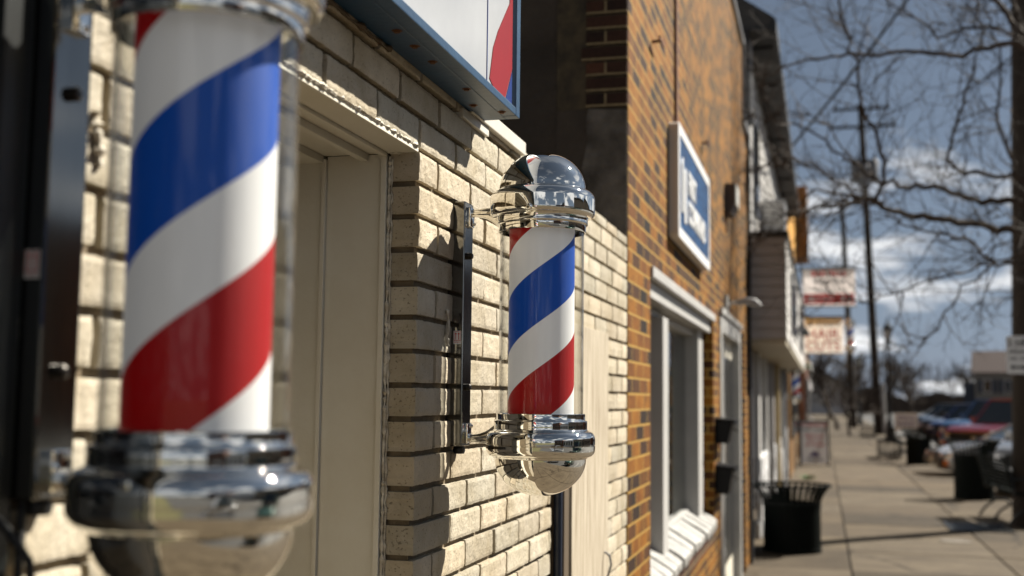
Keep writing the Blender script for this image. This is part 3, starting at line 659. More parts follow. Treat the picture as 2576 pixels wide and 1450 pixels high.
g = MB(); g.box(.0, .006, y0-.01, y1+.03, .70, .788); g.build('sill_dark_course', 'brown_dark', wf)  # course of darker brick just below the sill
# door
y0, y1 = DY[0]+oy, DY[1]-.62+oy
g = MB(); g.box(-.20, -.13, y1+.003, DY[1]+oy-.002, 0, DZ-.002); g.build('recess_brick', 'brown_dark', bb)
g = MB()
g.box(-.14, .012, y0, y0+.13, 0, DZ-.002).box(-.14, .012, y1-.13, y1, 0, DZ-.002).box(-.14, .012, y0+.13, y1-.13, DZ-.13, DZ-.002).box(-.10, .03, y0-.04, y1+.04, DZ+.002, DZ+.05)
g.box(-.12, -.04, y0+.85, y0+.93, 0, DZ-.13)
dr = g.build('door', 'trim', bb, bevel=.004)
g = MB(); g.box(-.10, -.06, y0+.13, y0+.85, .02, DZ-.13).box(-.10, -.06, y0+.93, y1-.13, .02, DZ-.13)
g.box(-.058, -.05, y0+.22, y0+.76, .2, .9); split(g, 'door_leaf', 'white', dr, bevel=.003)
g = MB(); g.box(-.058, -.054, y0+.25, y0+.73, 1.75, 2.05).box(-.058, -.054, y0+1.05, y1-.22, .3, 2.05); split(g, 'door_light', 'pane', dr)
g = MB(); g.lathe([(.001, -.03), (.02, -.03), (.028, -.01), (.028, .01), (.02, .03), (.001, .03)], 12, (-.02, y0+.80, 1.02)); g.build('door_knob', 'bolt', dr, smooth=True)
# stain / rusty pipe strip, tie rods
g = MB(); g.box(.0015, .016, 6.13+oy, 6.20+oy, 3.10, PT-.002); g.build('rusty_strip', 'rust', bb)
for yy, zz in ((5.288, 3.366), (7.607, 3.387)):
    g = MB(); g.tube([(0, yy+oy, zz), (.05, yy+oy, zz)], .008, 8).box(.04, .048, yy+oy-.06, yy+oy+.09, zz-.009, zz+.009); g.build('tie_rod_end', 'rust', bb)
# FIRST COMMAND sign
fs = empty('office_sign', (0, 5.86, 2.5), 0, 'white framed sign with blue panel reading FIRST COMMAND on the brown brick wall', 'sign')
L = 1.69; Hh = .60; 
def rrect(y0, y1, z0, z1, r, n=5):
    P = []
    for cx, cz, a in ((y1-r, z1-r, 0), (y0+r, z1-r, 90), (y0+r, z0+r, 180), (y1-r, z0+r, 270)):
        for i in range(n+1): P.append((cx+r*cos(R(a+90*i/n)), cz+r*sin(R(a+90*i/n))))
    return P
g = MB(); g.prism(rrect(0, L, .02, .02+Hh, .035), 'x', .004, .050); g.build('sign_return', 'fc_side', fs)
g = MB()
A = rrect(0, L, .02, .02+Hh, .035); B = rrect(.06, L-.06, .075, Hh-.035, .01)
k = len(A); V = [(.056, *p) for p in A] + [(.056, *p) for p in B] + [(.0505, *p) for p in A] + [(.0505, *p) for p in B]
F = [(i, (i+1) % k, k+(i+1) % k, k+i) for i in range(k)] + [(i, 2*k+i, 2*k+(i+1) % k, (i+1) % k) for i in range(k)] + [(k+i, k+(i+1) % k, 3*k+(i+1) % k, 3*k+i) for i in range(k)]
g.poly(V, F); g.build('sign_frame', 'fc_white', fs)
g = MB(); g.box(.0502, .0512, .055, L-.055, .07, Hh-.03); pn = g.build('blue_panel', 'fc_blue', fs)
text('FIRST', .175, 'fc_white', pn, (.053, .46, .375), FX, align='LEFT', ext=.004, bold=.006, sx=.95)
text('COMMAND', .175, 'fc_white', pn, (.053, .46, .215), FX, align='LEFT', ext=.004, bold=.006, sx=1.02)
g = MB(); g.prism([(.15, .17), (.215, .17), (.215, .47), (.15, .43)], 'x', .0513, .057); g.prism([(.27, .13), (.36, .13), (.36, .43), (.30, .43), (.27, .40)], 'x', .0513, .057)
g.build('flag_emblem', 'fc_white', pn)
# wall pack light
wl = empty('wall_light', (0, 9.44, 3.33), 0, 'brown box shaped wall light high on the brick near the corner', 'light')
g = MB(); g.prism([(.002, -.12), (.002, .12), (.085, .12), (.085, -.05), (.05, -.12)], 'y', 0, .34); g.build('housing', 'fixture', wl, bevel=.004)
g = MB(); g.box(.0855, .097, .01, .33, -.05, .115); g.build('lens', 'frost', wl)
g = MB(); g.tube([(.02, .02, -.12), (.015, .02, -.28)], .008, 6); g.build('conduit', 'fixture', wl)
# gooseneck lamp
gn = empty('gooseneck_lamp', (0, 9.35, 2.43), 0, 'small grey gooseneck lamp on the wall above the white door', 'lamp')
g = MB(); g.box(.001, .03, -.05, .05, -.07, .09).tube([(.03, 0, 0), (.07, 0, .035), (.12, 0, .02)], .012, 8); g.build('bracket', 'polewhite', gn, smooth=True)
g = MB(); g.tube([(.10, 0, .03), (.16, 0, .045), (.24, 0, .03), (.29, 0, .0)], [.015, .032, .036, .015], 10); g.build('lamp_head', 'alu', gn, smooth=True)
# mail boxes
def mailbox(z, h, label):
    t = empty('mailbox', (0, 8.45, z), 0, label, 'mailbox', 'black mailboxes on the brick pier')
    g = MB(); g.prism([(.002, 0), (.095, 0), (.125, h-.01), (.002, h-.0)], 'y', 0, .33); g.build('box', 'mail', t, bevel=.004)
    g = MB(); g.prism([(.002, h+.002), (.135, h-.006), (.140, h-.03), (.146, h-.03), (.142, h+.004), (.002, h+.016)], 'y', -.008, .338); g.build('lid', 'mail', t)
    g = MB(); g.tube([(.12, .10, h*.62), (.145, .11, h*.60), (.15, .13, h*.5)], .006, 6); g.build('latch', 'steel', t)
    return t
mailbox(1.375, .165, 'upper of the two black mailboxes on the brick pier')
mailbox(1.015, .19, 'lower of the two black mailboxes on the brick pier')

# ================================================================ GREY SIDED BUILDING
gb = empty('sided_building', (0, 12.36, 0), 0, 'grey and white sided building with dark eave and projecting bay over a storefront', 'building')
oy = -12.36; Y1 = 25.5
g = MB(); g.box(-7, -.05, 12.4+oy, Y1+oy, 2.32, 5.66).box(-7, -2.0, 12.4+oy, Y1+oy, 0, 2.32); g.build('core_wall', 'siding', gb)
g = MB(); y = 12.42
while y < Y1-.1:
    g.box(-.049, -.005+.012*(int(y*10) % 2), y+oy, y+.085+oy, 3.46, 5.655); y += .10
g.build('white_vertical_siding', 'siding_w', gb)
g = MB(); g.prism([(.0, 5.70), (.29, 5.70), (.31, 5.79), (-3.4, 8.4), (-7, 5.8), (-7, 5.70)], 'y', 12.37+oy, Y1+.2+oy); g.build('roof', 'shingle', gb)
g = MB(); g.box(-.3, .27, 12.36+oy, Y1+.2+oy, 5.662, 5.698).box(.271, .33, 12.36+oy, Y1+.2+oy, 5.63, 5.77); g.build('eave', 'soffit', gb)
g = MB()
for k in range(8): g.box(.01, .265, 13+k*1.6+oy, 13.06+k*1.6+oy, 5.63, 5.660)
split(g, 'eave_bracket', 'soffit', gb)
g = MB(); g.box(-.04, .08, 12.50+oy, 12.60+oy, 4.66, 4.76).tube([(.03, 12.55+oy, 4.7), (.03, 12.55+oy, 5.6)], .03, 8); g.build('gutter_elbow', 'greypipe', gb)
g = MB(); g.box(-.02, .035, 12.37+oy, 12.47+oy, 0.0, 5.65); g.build('corner_board', 'soffit', gb)
# upper windows
for ya, yb_, za, zb in ((13.75, 14.5, 3.9, 5.1), (19.4, 20.4, 3.9, 5.0)):
    g = MB(); g.box(.012, .03, ya+oy, yb_+oy, za, zb); w = g.build('window', 'shutter', gb)
    g = MB(); g.box(.031, .036, ya+.1+oy, yb_-.1+oy, za+.1, zb-.1); g.build('pane', 'pane', w)
# air conditioner
ac = empty('air_conditioner', (.02, 15.0, 3.85), 0, 'grey air conditioner box jutting from the white siding', 'air conditioner')
g = MB(); g.box(0, .30, 0, .65, 0, .40); g.build('casing', 'greypipe', ac, bevel=.01)
g = MB()
for k in range(10): g.box(.02, .28, -.012, -.004, .04+k*.034, .055+k*.034)
g.build('vent_grille', 'siding_w', ac)
# bay
g = MB(); B0, B1 = 12.40, 25.0; bz0, bz1 = 2.335, 3.40
z = bz0; 
while z < bz1-.02:
    g.prism([(-.049, z), (.392, z), (.384, z+.108), (-.049, z+.108)], 'y', B0+oy, B1+oy) if False else None
    g.poly([(-.049, B0+oy, z), (.395, B0+oy, z), (.395, B1+oy, z), (-.049, B1+oy, z), (-.049, B0+.022+oy, z+.11), (.383, B0+.022+oy, z+.11), (.383, B1+oy, z+.11), (-.049, B1+oy, z+.11)],
           [(0, 1, 5, 4), (1, 2, 6, 5), (0, 3, 2, 1), (4, 5, 6, 7), (2, 3, 7, 6)])
    z += .1115
bay = g.build('bay_siding', 'siding', gb)
g = MB(); z = bz0+.004
while z < bz1-.02:
    g.prism([(.3965, z), (.405, z), (.3965, z+.10)], 'y', B0+.02+oy, B1-.02+oy); z += .1115
g.build('bay_front_siding', 'siding_w', bay)
g = MB(); g.box(-.049, .43, B0-.02+oy, B1+.02+oy, bz1+.012, bz1+.065); g.build('bay_roof', 'soffit', bay)
g = MB(); g.box(-.3, .39, B0+.02+oy, B1-.02+oy, bz0-.06, bz0-.003); g.build('bay_soffit', 'soffit_w', bay)
for ya in (14.5, 19.5):
    g = MB(); g.box(.406, .425, ya+oy, ya+.45+oy, 2.5, 3.25).box(.406, .425, ya+1.5+oy, ya+1.95+oy, 2.5, 3.25); w = split(g, 'shutter', 'shutter', bay)
    g = MB(); g.box(.406, .415, ya+.47+oy, ya+1.48+oy, 2.55, 3.2); g.build('bay_window', 'pane', bay)
gl_ = empty('bay_lamp', (.40, 17.6, 2.62), 0, 'black gooseneck lamp curving out from the white bay front', 'lamp')
g = MB(); g.tube([(.0, 0, 0), (.03, 0, .16), (.08, 0, .20), (.12, 0, .12)], .015, 6); g.build('neck', 'ironblack', gl_)
g = MB(); g.lathe([(.001, .13), (.02, .12), (.05, .06), (.07, .0), (.001, .01)], 12, (.12, 0, .02)); g.build('shade', 'ironblack', gl_)
# storefront below the bay
g = MB(); g.box(-1.2, -.02, 12.42+oy, 13.6+oy, 0, 2.27).box(-.5, -.12, 13.6+oy, Y1+oy, 2.05, 2.27); g.build('storefront_panel', 'siding', gb)
g = MB(); g.box(-.5, -.15, 13.62+oy, Y1+oy, .9, 2.05); split(g, 'shop_window', 'pane', gb)
for ya, yb_, h in ((14.6, 16.9, .98), (18.8, 22.3, .99), (22.9, 25.3, 1.12)):
    g = MB(); n_ = int((yb_-ya)/.22); rr = random.Random(int(ya*10))
    for i in range(n_):
        for j in range(5):
            hh = h/5
            o_ = .11*(j % 2)
            g.box(-.06, rr.uniform(.0, .03), ya+i*.22+oy+.004+o_*.5, ya+(i+1)*.22+oy-.004+o_*.5, j*hh+.003, (j+1)*hh-.003)
    g.build('rough_white_knee_wall', 'fc_white', gb, bevel=.01)
for ya, mt_, w_ in ((14.55, 'siding_w', .28), (16.7, 'siding_w', .2), (18.7, 'siding', .35), (22.4, 'siding_w', .25)):
    g = MB(); g.box(-.15, .0, ya+oy, ya+w_+oy, .98 if ya < 16 else .0, 2.27); g.build('storefront_post', mt_, gb)
g = MB(); g.tube([(.03, 19.2+oy, 2.27), (.035, 19.2+oy, 1.2), (.06, 19.3+oy, .3), (.08, 19.35+oy, .02)], .05, 8); g.build('tan_downpipe', 'tan', gb, smooth=True)
g = MB(); g.tube([(.03, 22.6+oy, 2.27), (.03, 22.6+oy, .02)], .05, 8); g.build('grey_downpipe', 'greypipe', gb, smooth=True)

# ================================================================ OCHRE BUILDING + DARK SHOP + others beyond
ob = empty('ochre_building', (0, 25.8, 0), 0, 'ochre fronted building with brown projecting block beyond the sided building', 'building')
g = MB(); g.box(-8, .06, 0, 7.6, 2.6, 7.2); g.build('ochre_front', 'yellow', ob)
g = MB(); g.box(-8, .055, 0, 7.6, 0, 2.598); g.build('wooden_shopfront', 'ochre_br', ob)
g = MB(); g.box(-3, .40, 7.3, 9.2, 5.7, 7.7); g.build('projecting_block', 'ochre_br', ob)
g = MB(); g.box(.061, .14, .8, 3.2, .9, 2.3).box(.061, .14, 4.2, 6.8, .9, 2.3); w = split(g, 'shop_window', 'pane', ob)
g = MB(); g.box(.061, .09, 3.3, 4.1, 0, 2.2); g.build('shop_door', 'plyedge', ob)
db = empty('dark_storefront', (0, 36, 0), 0, 'low dark storefront with a green fringed awning further up the sidewalk', 'building')
g = MB(); g.box(-9, .22, 0, 9, 0, 3.3); g.build('wall', 'red_far', db)
g = MB(); g.box(-9, .30, -.1, 9.1, 3.302, 3.5); g.build('cornice', 'shingle', db)
g = MB(); g.box(.221, .26, .6, 3.6, .7, 2.4).box(.221, .26, 5, 8.4, .7, 2.4); split(g, 'shop_window', 'pane', db)
g = MB(); g.prism([(.265, 2.95), (.42, 2.85), (.42, 2.72), (.265, 2.72)], 'y', -.5, 3.5); g.prism([(.42, 2.72), (.42, 2.62), (.43, 2.62), (.43, 2.72)], 'y', -.5, 3.5); aw = g.build('awning', 'signcream', db)
g = MB()
for k in range(14): g.prism([(.25+k*.013, 2.71), (.262+k*.013, 2.71), (.256+k*.013, 2.60)], 'y', -.52, -.50)
g.box(.25, .43, -.53, -.515, 2.68, 2.74)
g.build('green_fringe', 'greenaw', aw)
def lowshop(y, L_, h, mt_, label, x=.05):
    t = empty('storefront', (0, y, 0), 0, label, 'building', 'far storefronts')
    g = MB(); g.box(-8, x, 0, L_, 0, h); g.build('wall', mt_, t)
    g = MB(); g.box(-8, x+.06, -.05, L_+.05, h+.002, h+.2); g.build('cornice', 'shingle', t)
    g = MB(); g.box(x+.001, x+.04, L_*.12, L_*.45, .6, 2.3).box(x+.001, x+.04, L_*.55, L_*.9, .6, 2.3); split(g, 'shop_window', 'pane', t)
    return t
lowshop(46, 12, 3.2, 'red_far', 'low red brick storefront behind the dark storefront')
lowshop(62, 20, 2.9, 'siding', 'low grey storefront farthest up the sidewalk')

# ================================================================ HANGING SIGNS
def hang_sign(name, loc, w, h, mt_, label):
    t = empty(name, loc, 0, label, 'sign')
    g = MB(); g.poly([(0, 0, 0), (w, 0, 0), (w, 0, h), (0, 0, h)], [(0, 1, 2, 3)]); p = g.build('panel', mt_, t)
    f = MB(); f.box(-.02, w+.02, -.012, .112, -.03, -.001).box(-.02, w+.02, -.012, .112, h+.001, h+.03); split(f, 'frame', 'greypipe', t)
    return t, p
s1, p1 = hang_sign('hanging_sign', (.385, 24.0, 3.60), 1.03, .72, 'signpink', 'upper projecting sign with red arrow band high over the sidewalk')
text('BARTELLS', .155, 'redink', p1, (.515, -.004, .635), FY, bold=.004)
text('Barbershop', .13, 'darkink', p1, (.52, -.004, .50), FY, bold=.002)
text('WALK-INS', .085, 'darkink', p1, (.52, -.004, .415), FY, bold=.002)
text('703 555 0131', .095, 'darkink', p1, (.50, -.004, .305), FY, bold=.003)
g = MB(); g.box(.02, 1.01, -.005, -.001, .03, .235); band = g.build('red_band', 'redink', p1)
g = MB(); g.prism([(.07, .13), (.20, .20), (.20, .155), (.60, .145), (.60, .115), (.20, .105), (.20, .06)], 'y', -.009, -.006).box(.76, .82, -.009, -.006, .06, .20).box(.88, .95, -.009, -.006, .05, .21); g.build('arrow', 'signpink', band)
g = MB(); g.tube([(-.33, .05, .72), (.9, .05, .78)], .02, 8).tube([(-.33, .05, 1.2), (.8, .05, .78)], .008, 6); g.build('bracket', 'ironblack', s1)
s2, p2 = hang_sign('hanging_sign', (.25, 30.0, 2.885), 1.02, .85, 'signcream', 'cream sign reading HAIR CUTS in red below the other projecting sign')
text('& Yours', .24, 'darkink', p2, (.52, -.004, .72), FY, shear=.35)
text('HAIR', .36, 'redink', p2, (.52, -.004, .45), FY, bold=.004, sx=1.02)
text('CUTS', .34, 'redink', p2, (.52, -.004, .16), FY, bold=.004, sx=1.0)
g = MB(); g.tube([(-.2, .05, .9), (1.16, .05, .9)], .025, 8).tube([(1.12, .05, -.9), (1.12, .05, 1.0)], .03, 8); g.build('bracket', 'ironblack', s2)

# ================================================================ SANDWICH BOARD
sb = empty('sandwich_board', (.53, 31.3, 0), R(4), 'white A-frame sidewalk board with red and purple writing', 'sign board')
tilt = Euler((R(-7), 0, 0))
g = MB(); g.box(-.33, .33, -.02, .0, .06, 1.13, tilt, (0, 0, 0)); p = g.build('front_panel', 'boardwhite', sb)
g = MB(); g.box(-.37, -.332, -.03, .01, 0, 1.18, tilt, (0, 0, 0)).box(.332, .37, -.03, .01, 0, 1.18, tilt, (0, 0, 0)).box(-.33, .33, -.03, .01, 1.132, 1.18, tilt, (0, 0, 0))
g.box(-.37, -.33, .40, .44, 0, 1.18, Euler((R(13), 0, 0)), (0, .42, 0)).box(.33, .37, .40, .44, 0, 1.18, Euler((R(13), 0, 0)), (0, .42, 0)); g.build('frame', 'ironblack', sb)
def brd(body, size, mt_, z, b=.003): 
    o = text(body, size, mt_, p, (0, -.026 + z*math.tan(R(7)), z), (pi/2-R(7), 0, 0), bold=b); return o
brd('BARBERSHOP', .115, 'redink', 1.05); brd('OPEN TODAY', .10, 'darkink', .92); brd('MENS CUT', .10, 'redink', .77); brd('KIDS CUT', .09, 'redink', .65); brd('HOT SHAVE', .09, 'redink', .53); brd('WALK IN', .10, 'darkink', .15)
g = MB(); g.prism([(-.14, .24), (.14, .24), (.10, .32), (.02, .34), (0, .42), (-.05, .33), (-.12, .30)], 'y', .006, .016); o = g.build('emblem', 'purple', p)
# ================================================================ STREET FURNITURE
def make_can(loc, label, rb=.33, rt_=.42, h=.78):
    t = empty('trash_can', loc, 0, label, 'trash can', 'slatted steel trash cans on the sidewalk')
    n_ = 34; g = MB()
    for i in range(n_):
        a = 2*pi*i/n_; pts = []
        prof = [(rb, .04), (rb, h*.60), (rb+.005, h*.76), (rb+(rt_-rb)*.35, h*.87), (rb+(rt_-rb)*.8, h*.96), (rt_, h)]
        ca, sa = cos(a), sin(a); w = .018; k = len(g.v)
        V = []; F = []
        for r_, z_ in prof:
            for s_ in (-1, 1):
                V.append((r_*ca - s_*w*sa, r_*sa + s_*w*ca, z_)); V.append(((r_-.008)*ca - s_*w*sa, (r_-.008)*sa + s_*w*ca, z_))
        for j in range(len(prof)-1):
            b = j*4; F += [(b, b+2, b+6, b+4), (b+1, b+5, b+7, b+3), (b, b+4, b+5, b+1), (b+2, b+3, b+7, b+6)]
        g.poly(V, F)
    g.build('slats', 'can', t)
    g = MB()
    g.lathe([(rt_-.012, h-.012), (rt_+.012, h-.012), (rt_+.014, h+.010), (rt_-.010, h+.012), (rt_-.012, h-.012)], 40)
    g.lathe([(rb-.01, h*.70), (rb+.010, h*.70), (rb+.010, h*.73), (rb-.01, h*.73)], 40)
    g.build('rim', 'can', t, smooth=True)
    g = MB(); g.lathe([(.001, .03), (rb-.012, .03), (rb-.012, h*.74), (rb-.03, h*.74), (rb-.04, .10), (.001, .10)], 40); g.build('liner', 'liner', t, smooth=True)
    g = MB(); g.lathe([(.001, 0), (rb+.006, 0), (rb+.008, .05), (rb-.01, .05)], 40); g.build('foot_ring', 'can', t, smooth=True)
    return t
can = make_can((.40, 13.55, 0), 'dark slatted trash can standing by the corner of the brown brick wall', .315, .43, .74)
make_can((3.30, 21.9, 0), 'dark slatted trash can beside the near bench at the kerb', .33, .46, 1.02)
make_can((3.24, 33.3, 0), 'dark slatted trash can farthest up the sidewalk by the lamp post', .32, .45, .95)
def make_bench(loc, rz, label):
    t = empty('bench', loc, rz, label, 'bench', 'dark metal benches along the kerb')
    g = MB()
    for k in range(8): g.box(-.9, .9, -.20+k*.055, -.16+k*.055, .45, .468)
    g.build('seat', 'slat', t)
    g = MB()
    for k in range(8): g.box(-.9, .9, .262+k*.012, .28+k*.012, .52+k*.052, .558+k*.052)
    g.build('backrest', 'slat', t)
    for x in (-.86, 0, .86):
        g = MB(); g.tube([(x, -.27, 0), (x, -.20, .12), (x, -.22, .3), (x, -.19, .44), (x, .0, .44), (x, .24, .44), (x, .29, .7), (x, .36, .96)], .022, 8)
        g.tube([(x, .34, 0), (x, .24, .14), (x, .10, .24), (x, -.05, .24), (x, -.16, .14), (x, -.22, .02)], .02, 8)
        g.build('leg', 'ironblack', t, smooth=True)
    for x in (-.86, .86):
        g = MB(); g.tube([(x, .28, .64), (x, .0, .66), (x, -.2, .64), (x, -.24, .55), (x, -.2, .45)], .02, 8); g.build('armrest', 'ironblack', t, smooth=True)
    return t
bn = make_bench((3.42, 18.0, 0), R(95), 'near dark metal bench beside the kerb trash can')
dup(bn, (3.05, 36.5, 0), R(92), 'far dark metal bench beyond the second kerb trash can')
# tree grate
gt = empty('tree_grate', (2.75, 16.9, .004), 0, 'dark cast iron grate set in the sidewalk near the bench', 'grate')
g = MB()
for k in range(14): g.box(-.35, .35, -.55+k*.08, -.51+k*.08, .001, .012)
g.box(-.39, -.355, -.58, .58, .001, .014).box(.355, .39, -.58, .58, .001, .014); g.build('bars', 'ironblack', gt)
def lidcover(loc, r_, label):
    t = empty('manhole_cover', loc, 0, label, 'cover'); g = MB(); g.lathe([(.001, .006), (r_*.86, .006), (r_*.88, .002), (r_*.92, .002), (r_*.94, .008), (r_, .006), (r_, .0)], 28); g.build('lid', 'kerb', t)
lidcover((2.3, 15.2, .002), .2, 'round utility cover set in the sidewalk beside the joint')
# tree guard
tg = empty('tree_guard', (2.70, 37.3, 0), 0, 'low black railing guard around a planting square by the lamp post', 'railing')
for sx, sy, lx, ly in ((0, -.5, 1, 0), (0, .5, 1, 0), (-.32, 0, 0, 1), (.32, 0, 0, 1)):
    g = MB()
    if lx:
        g.box(-.34, .34, sy-.012, sy+.012, .50, .53).box(-.34, .34, sy-.012, sy+.012, .08, .11)
        for k in range(12): g.box(-.33+k*.06-.007, -.33+k*.06+.007, sy-.007, sy+.007, 0, .50)
    else:
        g.box(sx-.012, sx+.012, -.487, .487, .50, .53).box(sx-.012, sx+.012, -.487, .487, .08, .11)
        for k in range(14): g.box(sx-.007, sx+.007, -.45+k*.07-.007, -.45+k*.07+.007, 0, .50)
    g.build('rail_panel', 'ironblack', tg)
dup(tg, (2.75, 56, 0), None, 'distant black railing guard near the big utility pole')
# yard sign
ys = empty('yard_sign', (3.02, 34.6, 0), 0, 'small white sign with rows of purple lettering standing at the kerb', 'sign')
g = MB(); g.box(-.30, .30, -.02, .02, .85, 1.36); yp = g.build('panel', 'fc_white', ys)
g = MB(); g.box(-.31, -.28, .022, .045, 0, 1.36).box(.28, .31, .022, .045, 0, 1.36); g.build('stake', 'ironblack', ys)
text('SPRING', .15, 'purple', yp, (0, -.024, 1.22), FY, bold=.004); text('MARKET', .14, 'purple', yp, (0, -.024, 1.05), FY, bold=.004)
# street lamp
def make_lamp(loc, label, sc=1):
    t = empty('street_lamp', loc, 0, label, 'street lamp', 'black lantern street lamps')
    g = MB(); g.lathe([(.22, 0), (.22, .15), (.16, .25), (.13, .8), (.10, .9), (.075, 1.0), (.055, 3.9), (.08, 3.95), (.08, 4.0), (.12, 4.2), (.10, 4.25)], 16); g.build('post', 'ironblack', t, smooth=True)
    g = MB(); g.lathe([(.10, 4.25), (.17, 4.62), (.001, 4.62)], 8); g.build('lantern_glass', 'frost', t)
    g = MB(); g.lathe([(.21, 4.6), (.22, 4.66), (.12, 4.84), (.05, 4.92), (.03, 5.1), (.001, 5.16)], 8)
    for k in range(4):
        a = pi/2*k; g.tube([(.105*cos(a), .105*sin(a), 4.25), (.175*cos(a), .175*sin(a), 4.62)], .012, 5)
    g.build('lantern_cap', 'ironblack', t)
    t.scale = (sc, sc, sc); return t
lm = make_lamp((3.38, 50, 0), 'black lantern street lamp in front of the parked cars')
dup(lm, (3.3, 86, 0), None, 'tiny distant black street lamp far up the kerb')

# ================================================================ UTILITY POLES AND WIRES
def util_pole(name, base, top, r0_, r1_, arms, label, parts=()):
    t = empty(name, base, 0, label, 'utility pole', 'wooden utility poles')
    d = Vector(top)-Vector(base)
    g = MB(); g.tube([(0, 0, 0), d*.5, d], [r0_, (r0_+r1_)/2, r1_], 14); g.build('mast', 'wood', t, smooth=True)
    for z, hw in arms:
        c = d*(z/d.z); g = MB(); g.box(c.x-hw, c.x+hw, c.y-.24, c.y-.12, c.z-.07, c.z+.07)
        a = g.build('crossarm', 'wood', t)
        for k in (-.92, -.5, .5, .92):
            i_ = MB(); i_.lathe([(.03, .0), (.06, .06), (.04, .10), (.06, .15), (.03, .22), (.001, .22)], 8, (c.x+hw*k, c.y-.18, c.z+.071)); i_.build('insulator', 'alu', a, smooth=True)
    return t
u1 = util_pole('utility_pole', (3.48, 62, 0), (2.88, 62, 17.2), .23, .15, [(16.9, 1.45), (15.95, 1.68)], 'tall leaning wooden utility pole with two crossarms and transformers')
for dx_, z_, s_ in ((-.42, 13.0, 1), (.42, 13.0, 1), (0, 12.7, 1)):
    c = Vector((-.6*13.4/17.2 + dx_, -.40 if dx_ == 0 else -.1, z_)); g = MB(); g.lathe([(.001, 0), (.27, 0), (.28, .1), (.28, 1.1), (.2, 1.2), (.001, 1.22)], 14, c)
    q = g.build('transformer', 'alu', u1, smooth=True)
    b = MB(); b.lathe([(.05, 0), (.08, .1), (.05, .2), (.06, .3), (.001, .32)], 8, c+Vector((.1, 0, 1.2))); b.build('bushing', 'wood', q)
g = MB(); g.tube([(.28, -.1, 0), (.23, -.1, 2.6)], .10, 8); g.build('cable_guard', 'polewhite', u1)
u2 = util_pole('utility_pole', (2.62, 76, 0), (2.10, 76, 14.4), .22, .14, [(14.2, 1.2)], 'slimmer distant utility pole left of the tall one')
# near post at right
u3 = util_pole('utility_pole', (3.42, 17.3, -.02), (3.66, 17.3, 11.0), .18, .14, [(10.6, 1.3)], 'thick dark wooden utility pole at the right edge with a parking sign')
ps = empty('parking_sign', (3.34, 17.02, 2.08), 0, 'white parking sign fixed to the dark pole at the right edge', 'sign')
g = MB(); g.prism(rrect(-.15, .15, 0, .52, .03), 'y', -.004, 0); p = g.build('plate', 'fc_white', ps)
text('2 HR', .13, 'darkink', p, (0, -.006, .42), FY, bold=.003); text('PARKING', .055, 'darkink', p, (0, -.006, .30), FY, bold=.002); text('8AM - 6PM', .048, 'darkink', p, (0, -.006, .21), FY, bold=.001)
g = MB(); g.prism([(-.11, .09), (-.06, .13), (-.06, .105), (.06, .105), (.06, .13), (.11, .09), (.06, .05), (.06, .075), (-.06, .075), (-.06, .05)], 'y', -.008, -.005); g.build('arrow', 'darkink', p)
wc = 0
def wire(a, b, sag, r_, label):
    g = MB(); a = Vector(a); b = Vector(b); n_ = 24
    g.tube([a+(b-a)*i/n_ - Vector((0, 0, sag*4*(i/n_)*(1-i/n_))) for i in range(n_+1)], r_, 5, caps=False)
    tag(g.build('overhead_wire', 'rubber'), label, 'wire', 'overhead wires')
wire((1.6, 61.8, 17.15), (2.36, 17.1, 10.9), .9, .014, 'overhead wire from the left end of the top crossarm toward the right edge pole')
wire((4.2, 61.8, 17.1), (4.86, 17.1, 10.9), .9, .014, 'overhead wire from the right end of the top crossarm toward the right edge pole')
wire((1.35, 61.8, 16.2), (2.9, 17.1, 10.7), 1.1, .014, 'overhead wire from the left end of the lower crossarm toward the right edge pole')
wire((.36, 18.0, 5.6), (3.62, 15.5, 9.4), .15, .022, 'thick service cable rising from the dark eave to the upper right')
wire((3.2, 62, 9.0), (60, 72, 10.5), .6, .03, 'low wire running right from the tall pole above the parked cars')
wire((3.1, 62, 11.2), (60, 66, 9.6), .8, .03, 'second wire running right from the tall pole through the clouds')
wire((3.1, 62, 7.4), (60, 80, 9.2), .4, .03, 'lowest wire running right from the tall pole to the far house')

